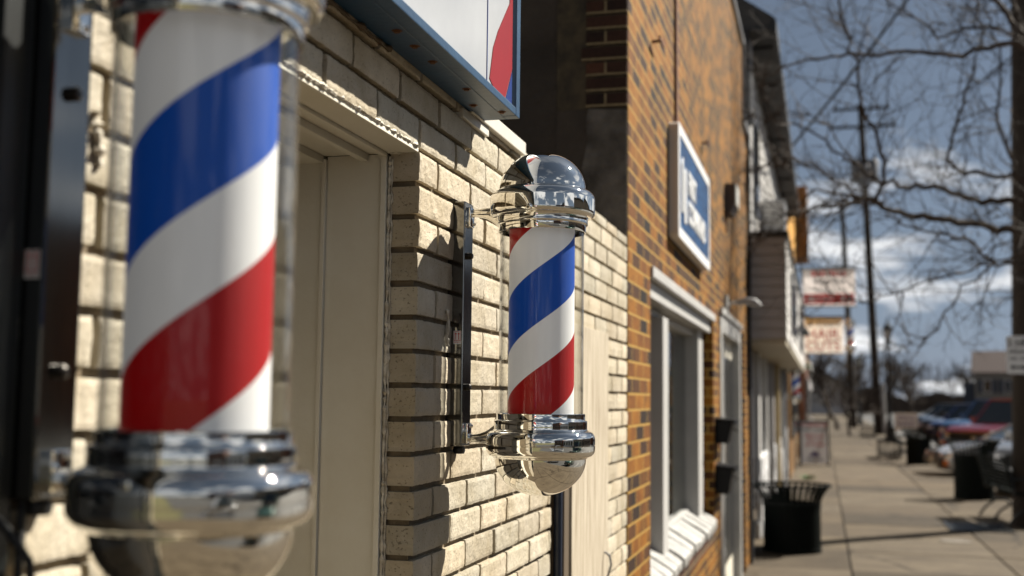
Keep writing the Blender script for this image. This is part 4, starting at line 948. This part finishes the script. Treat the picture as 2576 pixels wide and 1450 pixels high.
# ================================================================ STREET TREE (bare)
C0 = Vector((.755, 0, 1.69))
st = empty('street_tree', (3.02, 12.0, 0), 0, 'bare street tree reaching twiggy branches in from the right edge', 'tree')
T0 = Vector((3.02, 12.0, 0))
LIMBS = [
 ([(2.98, 12.0, 2.9), (2.85, 12.0, 3.28), (2.62, 11.95, 3.33), (2.16, 11.9, 3.42), (1.72, 11.8, 3.50), (1.42, 11.7, 3.55), (1.28, 11.6, 3.62)], .055, .026),
 ([(3.0, 12.0, 3.0), (2.90, 12.2, 3.62), (2.55, 12.25, 3.68), (2.25, 12.3, 3.70), (1.95, 12.2, 3.86), (1.60, 12.1, 3.84), (1.30, 11.9, 3.92), (1.15, 11.8, 4.0)], .048, .018),
 ([(3.0, 12.05, 3.2), (2.9, 12.4, 3.93), (2.6, 12.5, 3.98), (2.2, 12.5, 4.03), (2.02, 12.4, 4.15), (2.10, 12.4, 4.55), (2.24, 12.3, 4.95), (2.36, 12.2, 5.45), (2.33, 12.1, 5.9)], .034, .008),
 ([(1.28, 11.6, 3.62), (1.36, 11.5, 4.0), (1.22, 11.4, 4.38), (1.12, 11.4, 4.85), (1.02, 11.4, 5.3), (.95, 11.3, 5.8), (.93, 11.3, 6.2)], .024, .009),
 ([(1.15, 11.8, 4.0), (.98, 11.8, 4.14), (.60, 11.7, 4.42), (.22, 11.6, 4.50), (-.0, 11.5, 4.55)], .018, .006),
 ([(1.28, 11.6, 3.62), (1.0, 11.5, 3.75), (.7, 11.4, 3.95), (.38, 11.3, 4.0), (.12, 11.2, 3.9)], .018, .006),
 ([(1.28, 11.6, 3.62), (1.05, 11.3, 3.55), (.75, 11.1, 3.5), (.45, 11.0, 3.35), (.15, 11.0, 3.1)], .017, .005),
 ([(1.28, 11.6, 3.62), (1.1, 11.9, 3.72), (.8, 12.1, 3.7), (.45, 12.2, 3.6), (.1, 12.2, 3.45)], .017, .005),
 ([(3.02, 12.0, 4.0), (2.9, 11.7, 5.0), (2.6, 11.7, 5.14), (2.1, 11.8, 5.10), (1.6, 11.9, 5.18), (1.1, 12.0, 5.20), (.65, 12.0, 5.2), (.2, 12.0, 5.05), (.08, 12.0, 5.1)], .040, .008),
 ([(3.02, 12.0, 4.3), (2.95, 12.2, 5.1), (2.72, 12.3, 5.45), (2.5, 12.4, 5.85), (2.2, 12.5, 6.15), (1.9, 12.5, 6.35), (1.6, 12.5, 6.55), (1.2, 12.5, 6.75), (.95, 12.5, 6.9)], .042, .012),
 ([(3.0, 12.0, 2.7), (2.95, 11.6, 2.92), (2.55, 11.5, 2.95), (2.28, 11.5, 2.98), (2.20, 11.5, 3.14), (1.95, 11.5, 3.28), (1.6, 11.5, 3.32), (1.35, 11.5, 3.48)], .026, .009),
 ([(2.3, 11.5, 2.98), (1.9, 11.3, 2.86), (1.5, 11.2, 2.72), (1.1, 11.1, 2.6), (.8, 11.1, 2.62)], .013, .005),
 ([(2.8, 12, 5.2), (2.45, 12.3, 5.5), (1.95, 12.2, 5.4), (1.5, 12.1, 5.75), (1.2, 12.1, 6.2)], .022, .008),
 ([(2.9, 12.2, 3.3), (2.5, 12.7, 3.1), (2.2, 12.9, 2.9), (2.0, 13.0, 2.55), (1.75, 13.0, 2.3), (1.45, 13.0, 2.25)], .018, .006),
 ([(2.9, 12.3, 4.9), (2.8, 12.6, 5.6), (2.65, 12.7, 6.2), (2.4, 12.7, 6.8)], .03, .01),
 ([(2.6, 12.0, 4.0), (2.45, 12.0, 4.5), (2.5, 12.0, 5.2), (2.35, 11.9, 5.7)], .02, .008),
]
rnd = random.Random(21)
g = MB(); tw = MB()
def twigs(p, d, L_, r_, depth):
    if depth == 0 or L_ < .05: return
    n_ = 4; pts = [p]; dd = d.copy()
    for i in range(n_):
        dd = (dd + Vector((rnd.gauss(0, .15), rnd.gauss(0, .15), rnd.gauss(.05, .15)))).normalized(); pts.append(pts[-1]+dd*L_/n_)
    tw.tube(pts, [r_*(1-.55*i/n_) for i in range(n_+1)], 4, caps=False)
    for k in range(rnd.choice((2, 3, 3))):
        i = rnd.randint(1, n_); a = rnd.choice((-1, 1))*rnd.uniform(.5, 1.1)
        ax = Vector((rnd.gauss(0, .5), 1, rnd.gauss(0, .5))).normalized()
        nd = (Matrix.Rotation(a, 3, ax) @ dd).normalized(); twigs(pts[i], nd, L_*rnd.uniform(.45, .75), r_*.62, depth-1)
for pts, ra, rb in LIMBS:
    P = [Vector(p)-T0 for p in pts]; 
    # smooth + jitter
    Q = []
    for a, b in zip(P[:-1], P[1:]):
        for i in range(4): Q.append(a+(b-a)*i/4 + Vector((rnd.gauss(0, .017), rnd.gauss(0, .025), rnd.gauss(0, .017))))
    Q.append(P[-1]); k = len(Q)
    g.tube(Q, [(ra+(rb-ra)*i/(k-1))*.85 for i in range(k)], 7)
    for i in range(2, k):
        for _q in range(2):
            e_ = Vector((rnd.gauss(0, 1), rnd.gauss(0, .6), rnd.gauss(.3, 1))).normalized()*rnd.uniform(.03, .11); tw.tube([Q[i], Q[i]+e_*.6, Q[i]+e_], [.005, .004, .0025], 4, caps=False)
        for _r in range(rnd.choice((0, 1, 1, 1))):
            d = (Q[i]-Q[i-1]).normalized(); s_ = rnd.choice((-1, 1)); ax = Vector((rnd.gauss(0, .35), 1, rnd.gauss(0, .35))).normalized()
            nd = Matrix.Rotation(s_*rnd.uniform(.5, 1.2), 3, ax) @ d
            twigs(Q[i], nd, rnd.uniform(.3, .8), rnd.uniform(.0045, .008), 3)
    twigs(Q[-1], (Q[-1]-Q[-2]).normalized(), .6, rb*.8, 3)
g.build('limbs', 'bark', st, smooth=True); tw.build('twigs', 'twig', st, fix=False)
g = MB(); g.tube([(0, 0, -.05), (.02, 0, .6), (.0, .02, 1.6), (-.02, 0, 2.7), (0, 0, 3.4), (.0, 0, 4.4), (-.05, .05, 5.2), (-.1, .1, 6.0)], [.13, .10, .09, .085, .07, .055, .045, .03], 12); g.build('trunk', 'bark', st, smooth=True)

# ---------------------------------------------------------------- far bare trees
def tree_meshes(seed, H_, spread, up_=.5, levels=5, tw_r=.02):
    rd = random.Random(seed); tr = MB(); cr_ = MB()
    def br(p, d, L_, r_, lv):
        n_ = 3; pts = [p]; dd = d.copy()
        for i in range(n_):
            dd = (dd + Vector((rd.gauss(0, .16), rd.gauss(0, .16), rd.gauss(.06, .1)))).normalized(); pts.append(pts[-1]+dd*L_/n_)
        (tr if lv >= levels-1 else cr_).tube(pts, [r_*(1-.35*i/n_) for i in range(n_+1)], 5 if lv > 2 else 3, caps=False)
        if lv == 0: return
        for k in range(4 if lv > 1 else 5):
            a = rd.uniform(.3, .95)*spread; az = rd.uniform(0, 2*pi); o_ = dd.orthogonal().normalized(); o2 = dd.cross(o_)
            nd = (dd*cos(a) + (o_*cos(az)+o2*sin(az))*sin(a) + Vector((0, 0, up_*.2))).normalized()
            br(pts[rd.randint(2, n_)] if k else pts[-1], nd, L_*rd.uniform(.6, .8), max(tw_r, r_*.58), lv-1)
    br(Vector((0, 0, -.1)), Vector((0, 0, 1)), H_*.30, H_*.022, levels)
    return tr.mesh('trunk', 'bark', fix=False), cr_.mesh('crown', 'fartwig', fix=False)
TM = [tree_meshes(5, 9, 1.0, levels=4), tree_meshes(8, 8, .9, levels=4), tree_meshes(12, 7, 1.1, levels=4)]
def far_tree(x, y, sc, k, rz, label):
    t = empty('bare_tree', (x, y, -.1), rz, label, 'tree', 'bare trees in the distance')
    for nm, me in zip(('trunk', 'crown'), TM[k]):
        o = bpy.data.objects.new(nm, me); col.objects.link(o); o.parent = t
    t.scale = (sc, sc, sc); return t
FT = [(1.6, 70, .75, 0, 0, 'bare tree right of the hair cuts sign low on the skyline'), (2.9, 84, .8, 1, 1, 'bare tree just behind the tall utility pole base'), (1.2, 98, .9, 2, 2, 'dark bare tree where the sidewalk vanishes'),
      (5.0, 96, .85, 0, 3, 'bare tree right of the far street lamp'), (8.0, 112, .8, 2, 4, 'rounded bare tree above the middle parked cars'), (-1.5, 120, 1.0, 1, 5, 'bare tree at the far left of the vanishing sidewalk'),
      (13.5, 118, .8, 0, 2.2, 'small bare tree left of the cream house'), (15.5, 100, 1.0, 1, .7, 'dense bare tree behind the cream house'), (19, 104, 1.1, 2, 3.3, 'dense bare tree at the right behind the cream house'), (2.0, 58, .55, 2, 5.5, 'small bare street tree near the distant railing guard'),
      (3.0, 120, 1.0, 0, 4.4, 'tallest bare tree in the middle distance beyond the lamp'), (11, 140, 1.1, 1, 1.4, 'far bare tree over the treeline left of the house')]
for a in FT: far_tree(*a)
g = MB(); rd = random.Random(30)
for k in range(8000):
    x = rd.uniform(-60, 120); y = rd.uniform(165, 215); h = 6.0 + 2.2*noise.noise(Vector((x*.09, y*.02, 1))) + rd.uniform(-1, .8); z = rd.uniform(0, 1)**.7*h
    p = Vector((x, y, z-.2)); d = Vector((rd.gauss(0, .5), rd.gauss(0, .3), 1)).normalized()*rd.uniform(.8, 2.0)
    w = Vector((rd.uniform(.03, .11), 0, 0)); g.poly([p-w, p+w, p+d], [(0, 1, 2)])
for k in range(500):
    x = -60+k*.36; y = 190+rd.uniform(-8, 8); h = 2.6+2.2*noise.noise(Vector((x*.2, y*.02, 1))); g.poly([(x-1, y, -.2), (x+1, y, -.2), (x+rd.uniform(.2, .9), y, h), (x-rd.uniform(.2, .9), y, h)], [(0, 1, 2, 3)])
tag(g.build('woodland', 'fartwig', fix=False), 'dark bare woodland forming the treeline on the horizon', 'woodland', kind='stuff')
# far house
hs_ = empty('cream_house', (12.9, 86, -.1), R(-8), 'cream two storey house with dark shutters and red brown roof behind the cars', 'house')
g = MB(); g.box(-2.6, 5.5, 0, 8, 0, 5.2); g.build('wall', 'house', hs_)
g = MB(); g.prism([(-.4, 5.2), (8.4, 5.2), (4, 7.4)], 'x', -2.9, 5.8); rf = g.build('roof', 'roofred', hs_)
g = MB(); g.box(3.6, 4.2, 3, 3.6, 6.3, 8.0); g.build('chimney', 'red_far', rf)
for x in (-1.9, -.1, 1.7, 3.5):
    for z in (.9, 3.3):
        g = MB(); g.box(x, x+.8, -.05, -.005, z, z+1.25); w = g.build('window', 'trim', hs_)
        g = MB(); g.box(x+.08, x+.72, -.07, -.052, z+.08, z+1.17); g.build('pane', 'pane', w)
        g = MB(); g.box(x-.42, x-.04, -.06, -.005, z, z+1.25).box(x+.84, x+1.22, -.06, -.005, z, z+1.25); split(g, 'shutter', 'shutter', w)
g = MB(); g.box(-3.6, -2.62, 1, 7, 0, 4.2); g.build('side_wing', 'shutter', hs_)
hs_.scale = (.74, .74, .74)
gh = empty('gabled_house', (-5.2, 150, -.1), 0, 'small pale gabled house beyond the end of the sidewalk', 'house')
g = MB(); g.prism([(0, 0), (9, 0), (9, 3.2), (4.5, 6.0), (0, 3.2)], 'y', 0, 8); g.build('wall', 'siding', gh)
g = MB(); g.prism([(-.4, 3.1), (4.5, 6.2), (9.4, 3.1), (9.4, 3.4), (4.5, 6.5), (-.4, 3.4)], 'y', -.3, 8.3); g.build('roof', 'shutter', gh)

# ================================================================ CARS
def make_car(loc, rz, paint, label, kind='sedan', rough=.18, metal=.3):
    K[paint[0]] = K.get(paint[0]) or mat(paint[0], paint[1], rough, metal, var=.04, coat=1)
    P = paint[0]; t = empty('parked_car', loc, rz, label, 'car', 'cars parked nose-in along the kerb')
    if kind == 'sedan': Lh, Hh_, hood, belt, W2, cab0, cab1, r0c, r1c = 2.3, 1.44, .88, .98, .88, .95, -1.75, .10, -1.05
    elif kind == 'truck': Lh, Hh_, hood, belt, W2, cab0, cab1, r0c, r1c = 2.7, 1.92, 1.17, 1.25, .98, 1.20, -.95, .55, -.75
    else: Lh, Hh_, hood, belt, W2, cab0, cab1, r0c, r1c = 2.3, 1.74, 1.08, 1.12, .93, 1.05, -2.22, .35, -1.95
    if kind == 'truck': side = [(-Lh, .55), (-Lh, belt-.02), (cab1, belt), (cab0, belt-.01), (Lh-.35, hood), (Lh-.06, hood-.12), (Lh, hood-.35), (Lh, .45), (Lh-.1, .32), (-Lh+.1, .38)]
    elif kind == 'sedan': side = [(-Lh, .5), (-Lh+.03, belt-.08), (-Lh+.2, belt+.02), (cab1, belt+.02), (cab0, belt-.02), (Lh-.7, hood-.04), (Lh-.22, hood-.20), (Lh, hood-.38), (Lh, .40), (Lh-.12, .24), (-Lh+.12, .28)]
    else: side = [(-Lh, .5), (-Lh, belt), (cab1+.05, belt+.03), (cab0, belt), (Lh-.5, hood-.02), (Lh-.12, hood-.12), (Lh, hood-.34), (Lh, .42), (Lh-.12, .28), (-Lh+.12, .32)]
    # body: lofted across the width so the sides tuck in
    g = MB(); ws = [(-W2, .94, .06), (-W2+.07, 1.0, 0), (0, 1.012, 0), (W2-.07, 1.0, 0), (W2, .94, .06)]; n_ = len(side)
    V = []
    for w, s_, dz in ws:
        for x, z in side:
            xx = x*(s_ if abs(x) > Lh*.8 else 1); V.append((xx, w, z-(dz if z > .7 else -dz*.5)))
    F = [tuple(range(n_)), tuple(range(4*n_+n_-1, 4*n_-1, -1))]
    for i in range(4):
        for j in range(n_): F.append((i*n_+j, i*n_+(j+1) % n_, (i+1)*n_+(j+1) % n_, (i+1)*n_+j))
    g.poly(V, F); body = g.build('body', P, t, smooth=True, bevel=.035)
    wr = W2-.22
    g = MB(); g.poly([(cab0, -W2+.06, belt-.03), (cab1, -W2+.06, belt-.01), (r1c, -wr, Hh_-.05), (r0c, -wr, Hh_-.05), (cab0, W2-.06, belt-.03), (cab1, W2-.06, belt-.01), (r1c, wr, Hh_-.05), (r0c, wr, Hh_-.05)],
       [(0, 3, 2, 1), (4, 5, 6, 7), (0, 4, 7, 3), (1, 2, 6, 5), (3, 7, 6, 2)]); g.build('windows', 'carglass', t, bevel=.01)
    g = MB(); g.box(r1c-.04, r0c+.03, -wr-.015, wr+.015, Hh_-.065, Hh_-.005)
    for sy in (-1, 1):
        for (xa, xb) in ((cab0, r0c), (cab1, r1c), ((cab0+cab1)/2-.1, (r0c+r1c)/2-.1)):
            g.tube([(xa, sy*(W2-.055), belt-.02), (xb, sy*(wr+.008), Hh_-.04)], .035, 6)
    g.build('roof', P, t, smooth=True, bevel=.015)
    for sx in (Lh-.88, -Lh+.85):
        for sy in (-1, 1):
            g = MB(); R_ = .33 if kind == 'sedan' else .38
            pr = [(R_*.62, -.11), (R_*.95, -.11), (R_, -.07), (R_, .07), (R_*.95, .11), (R_*.62, .11)]
            V = [];
            for r_, a_ in pr:
                for j in range(24): V.append((sx+r_*cos(2*pi*j/24), sy*(W2-.11)+a_, R_-.0+r_*sin(2*pi*j/24)))
            F = [(i*24+j, i*24+(j+1) % 24, (i+1)*24+(j+1) % 24, (i+1)*24+j) for i in range(5) for j in range(24)]
            g.poly(V, F); w = g.build('wheel', 'tyre', t, smooth=True)
            g = MB(); g.tube([(sx, sy*(W2-.2), R_), (sx, sy*(W2+.0), R_)], R_*.62, 20); g.build('rim', 'rim', w)
    g = MB(); g.box(Lh-.01, Lh+.03, -.5, .5, hood-.44, hood-.20) if kind != 'truck' else g.box(Lh-.01, Lh+.035, -.72, .72, hood-.50, hood-.16)
    gr = g.build('grille', 'carblack', t)
    g = MB(); g.tube([(Lh+.03, 0, hood-.32), (Lh+.045, 0, hood-.32)], .06, 14); g.build('badge', 'chrome', gr)
    g = MB(); g.box(Lh-.06, Lh+.06, -W2+.06, W2-.06, .36, .56); g.build('bumper', 'carblack' if kind != 'truck' else 'rim', t, bevel=.03)
    g = MB(); g.box(Lh+.062, Lh+.07, -.16, .16, .42, .53); g.build('licence_plate', 'plate', t)
    for sy in (-1, 1):
        g = MB(); g.box(Lh-.16, Lh+.01, sy*(W2-.2)-.13, sy*(W2-.2)+.13, hood-.38, hood-.22); hl = g.build('headlight', 'lampglass', t, bevel=.02)
        g = MB(); g.box(Lh-.22, Lh-.0, sy*(W2-.04)-.02, sy*(W2-.04)+.02, hood-.52, hood-.40); g.build('marker', 'amber', t)
        g = MB(); g.box(cab0-.35, cab0-.2, sy*(W2+.09)-.09, sy*(W2+.09)+.09, belt, belt+.15); g.build('mirror', P, t, bevel=.03)
    return t
A = R(-145)
make_car((5.55, 24.6, -.125), R(-120), ('paint_silver', (.25, .26, .28)), 'silver car with dark grille nearest the right edge pole', 'suv')
make_car((5.55, 29.4, -.125), R(-172), ('paint_white', (.6, .6, .6)), 'white car with a long sloping hood pointing at the sidewalk', 'sedan')
make_car((6.3, 35.2, -.125), R(-128), ('paint_red', (.17, .004, .009)), 'red pickup truck with dark windows', 'truck')
make_car((6.9, 43.5, -.125), R(-126), ('paint_lightblue', (.03, .10, .24)), 'light blue pickup truck with an orange marker light', 'truck')
make_car((6.9, 50.5, -.125), R(-130), ('paint_blue', (.007, .028, .13)), 'dark blue car left of the light blue truck', 'suv')
make_car((7.2, 58.5, -.125), R(-132), ('paint_grey', (.07, .075, .085)), 'grey sport utility car behind the dark blue car', 'suv')
make_car((7.6, 67, -.125), R(-135), ('paint_black', (.015, .016, .018)), 'black car farther along the kerb', 'suv')
make_car((7.9, 76, -.125), R(-135), ('paint_silver2', (.5, .5, .5)), 'farthest silver car near the street lamp', 'sedan')
make_car((12.8, 62, -.125), R(-90), ('paint_bluegrey', (.10, .2, .36)), 'blue grey car on the far side of the parking row', 'suv')
make_car((-4.2, 112, -.125), R(-90), ('paint_white2', (.7, .7, .7)), 'white car parked beyond the end of the storefronts', 'suv')

# ================================================================ PERSON (far)
pr = empty('person', (1.35, 118, 0), R(0), 'person in dark clothing walking far up the sidewalk', 'person')
def skin(name, verts, edges, rad, mt_, parent):
    me = bpy.data.meshes.new(name); me.from_pydata(verts, edges, []); o = bpy.data.objects.new(name, me); col.objects.link(o); o.parent = parent
    me.materials.append(K[mt_]); sm = o.modifiers.new('skin', 'SKIN'); ss = o.modifiers.new('sub', 'SUBSURF'); ss.levels = ss.render_levels = 2
    for i, r_ in enumerate(rad): me.skin_vertices[0].data[i].radius = (r_, r_*.85) if not isinstance(r_, tuple) else r_
    me.skin_vertices[0].data[0].use_root = True; sm.use_smooth_shade = True
    return o
vs = [(0, 0, .95), (0, 0, 1.15), (0, 0, 1.38), (0, -.01, 1.5), (0, -.02, 1.62), (0, -.02, 1.74), (.19, 0, 1.40), (.25, .04, 1.13), (.24, -.05, .88), (-.19, 0, 1.40), (-.25, -.05, 1.13), (-.24, -.14, .90),
      (.1, 0, .90), (.11, -.12, .50), (.11, -.02, .09), (.11, -.14, .04), (-.1, 0, .90), (-.11, .08, .50), (-.11, .24, .12), (-.11, .14, .04)]
es = [(0, 1), (1, 2), (2, 3), (3, 4), (4, 5), (2, 6), (6, 7), (7, 8), (2, 9), (9, 10), (10, 11), (0, 12), (12, 13), (13, 14), (14, 15), (0, 16), (16, 17), (17, 18), (18, 19)]
rd_ = [(.16, .11), (.15, .1), (.17, .11), .055, (.08, .1), (.075, .09), .065, .045, .035, .065, .045, .035, .095, .065, .045, .04, .095, .065, .045, .04]
skin('body', vs, es, rd_, 'cloth', pr)
g = MB(); g.lathe([(.001, 1.58), (.07, 1.60), (.088, 1.67), (.085, 1.75), (.05, 1.80), (.001, 1.81)], 16, (0, -.03, 0)); g.build('face', 'skin', pr, smooth=True)
g = MB(); g.lathe([(.094, 1.69), (.095, 1.76), (.06, 1.82), (.001, 1.83)], 16, (0, -.01, 0)); g.build('hair', 'hair', pr, smooth=True)

# ================================================================ small plants
wd = empty('weed_tuft', (.42, 25.9, 0), 0, 'small green weed growing from the pale slab of sidewalk', 'weed')
g = MB(); rd = random.Random(5)
for k in range(60):
    a = rd.uniform(0, 2*pi); r_ = rd.uniform(0, .12); p = Vector((r_*cos(a), r_*sin(a), 0)); d = Vector((cos(a)*.1, sin(a)*.1, rd.uniform(.04, .12))); w = Vector((-sin(a), cos(a), 0))*.012
    g.poly([p-w, p+w, p+d*.6+w, p+d, p+d*.6-w], [(0, 1, 2, 3, 4)])
g.build('leaves', 'green', wd, fix=False)
pt = empty('potted_plant', (.30, 33.0, 0), 0, 'dark pot with a small plant behind the sandwich board', 'plant')
g = MB(); g.lathe([(.001, 0), (.15, 0), (.2, .35), (.22, .36), (.22, .40), (.18, .40), (.17, .34), (.001, .34)], 20); g.build('pot', 'ironblack', pt, smooth=True)
g = MB()
for k in range(260):
    a = rd.uniform(0, 2*pi); e_ = rd.uniform(.1, 1.4); L_ = rd.uniform(.1, .32); d = Vector((cos(a)*cos(e_), sin(a)*cos(e_), sin(e_)))*L_; p = Vector((0, 0, .4))+d; w = Vector((-sin(a), cos(a), 0))*.022
    g.poly([p-w, p+d*.1, p+w, p-d*.12], [(0, 1, 2, 3)])
g.build('leaves', 'green', pt, fix=False)

# ================================================================ street across and behind (seen in the chrome)
def across(y, L_, h, mt_, label, x=30):
    t = empty('facing_building', (x, y, -.15), 0, label, 'building', 'buildings across the street')
    g = MB(); g.box(0, 12, 0, L_, 0, h); g.build('wall', mt_, t)
    g = MB(); g.box(-.25, 12, -.05, L_+.05, h+.002, h+.35); g.build('cornice', 'shingle', t)
    for k in range(int(L_/3)):
        g = MB(); g.box(-.05, -.005, .6+k*3, 2.5+k*3, .7, 2.7); split(g, 'shop_window', 'pane', t)
        g = MB(); g.box(-.05, -.005, .9+k*3, 2.1+k*3, 4, 5.6)
        if h > 6: g.build('window', 'pane', t)
across(44, 30, 9.0, 'red_far', 'long dark red brick building across the parking area beyond the right edge', 20)
across(17, 23, 8.5, 'brick_tone', 'tan brick building across the parking area between the long red one and the opposite one', 29)
across(-30, 16, 7.5, 'red_far', 'red brick building across the street behind the viewer')
across(-13, 12, 5.0, 'siding_w', 'low white building across the street behind the viewer')
across(0, 15, 8.0, 'brick_tone', 'tan two storey building across the street opposite the doorway')
make_car((7.0, 3.0, -.125), R(-145), ('paint_green', (.03, .08, .05)), 'dark green car parked opposite the barbershop', 'suv')
make_car((7.0, -4.0, -.125), R(-145), ('paint_silver', (.25, .26, .28)), 'silver car parked just behind the viewer', 'sedan')
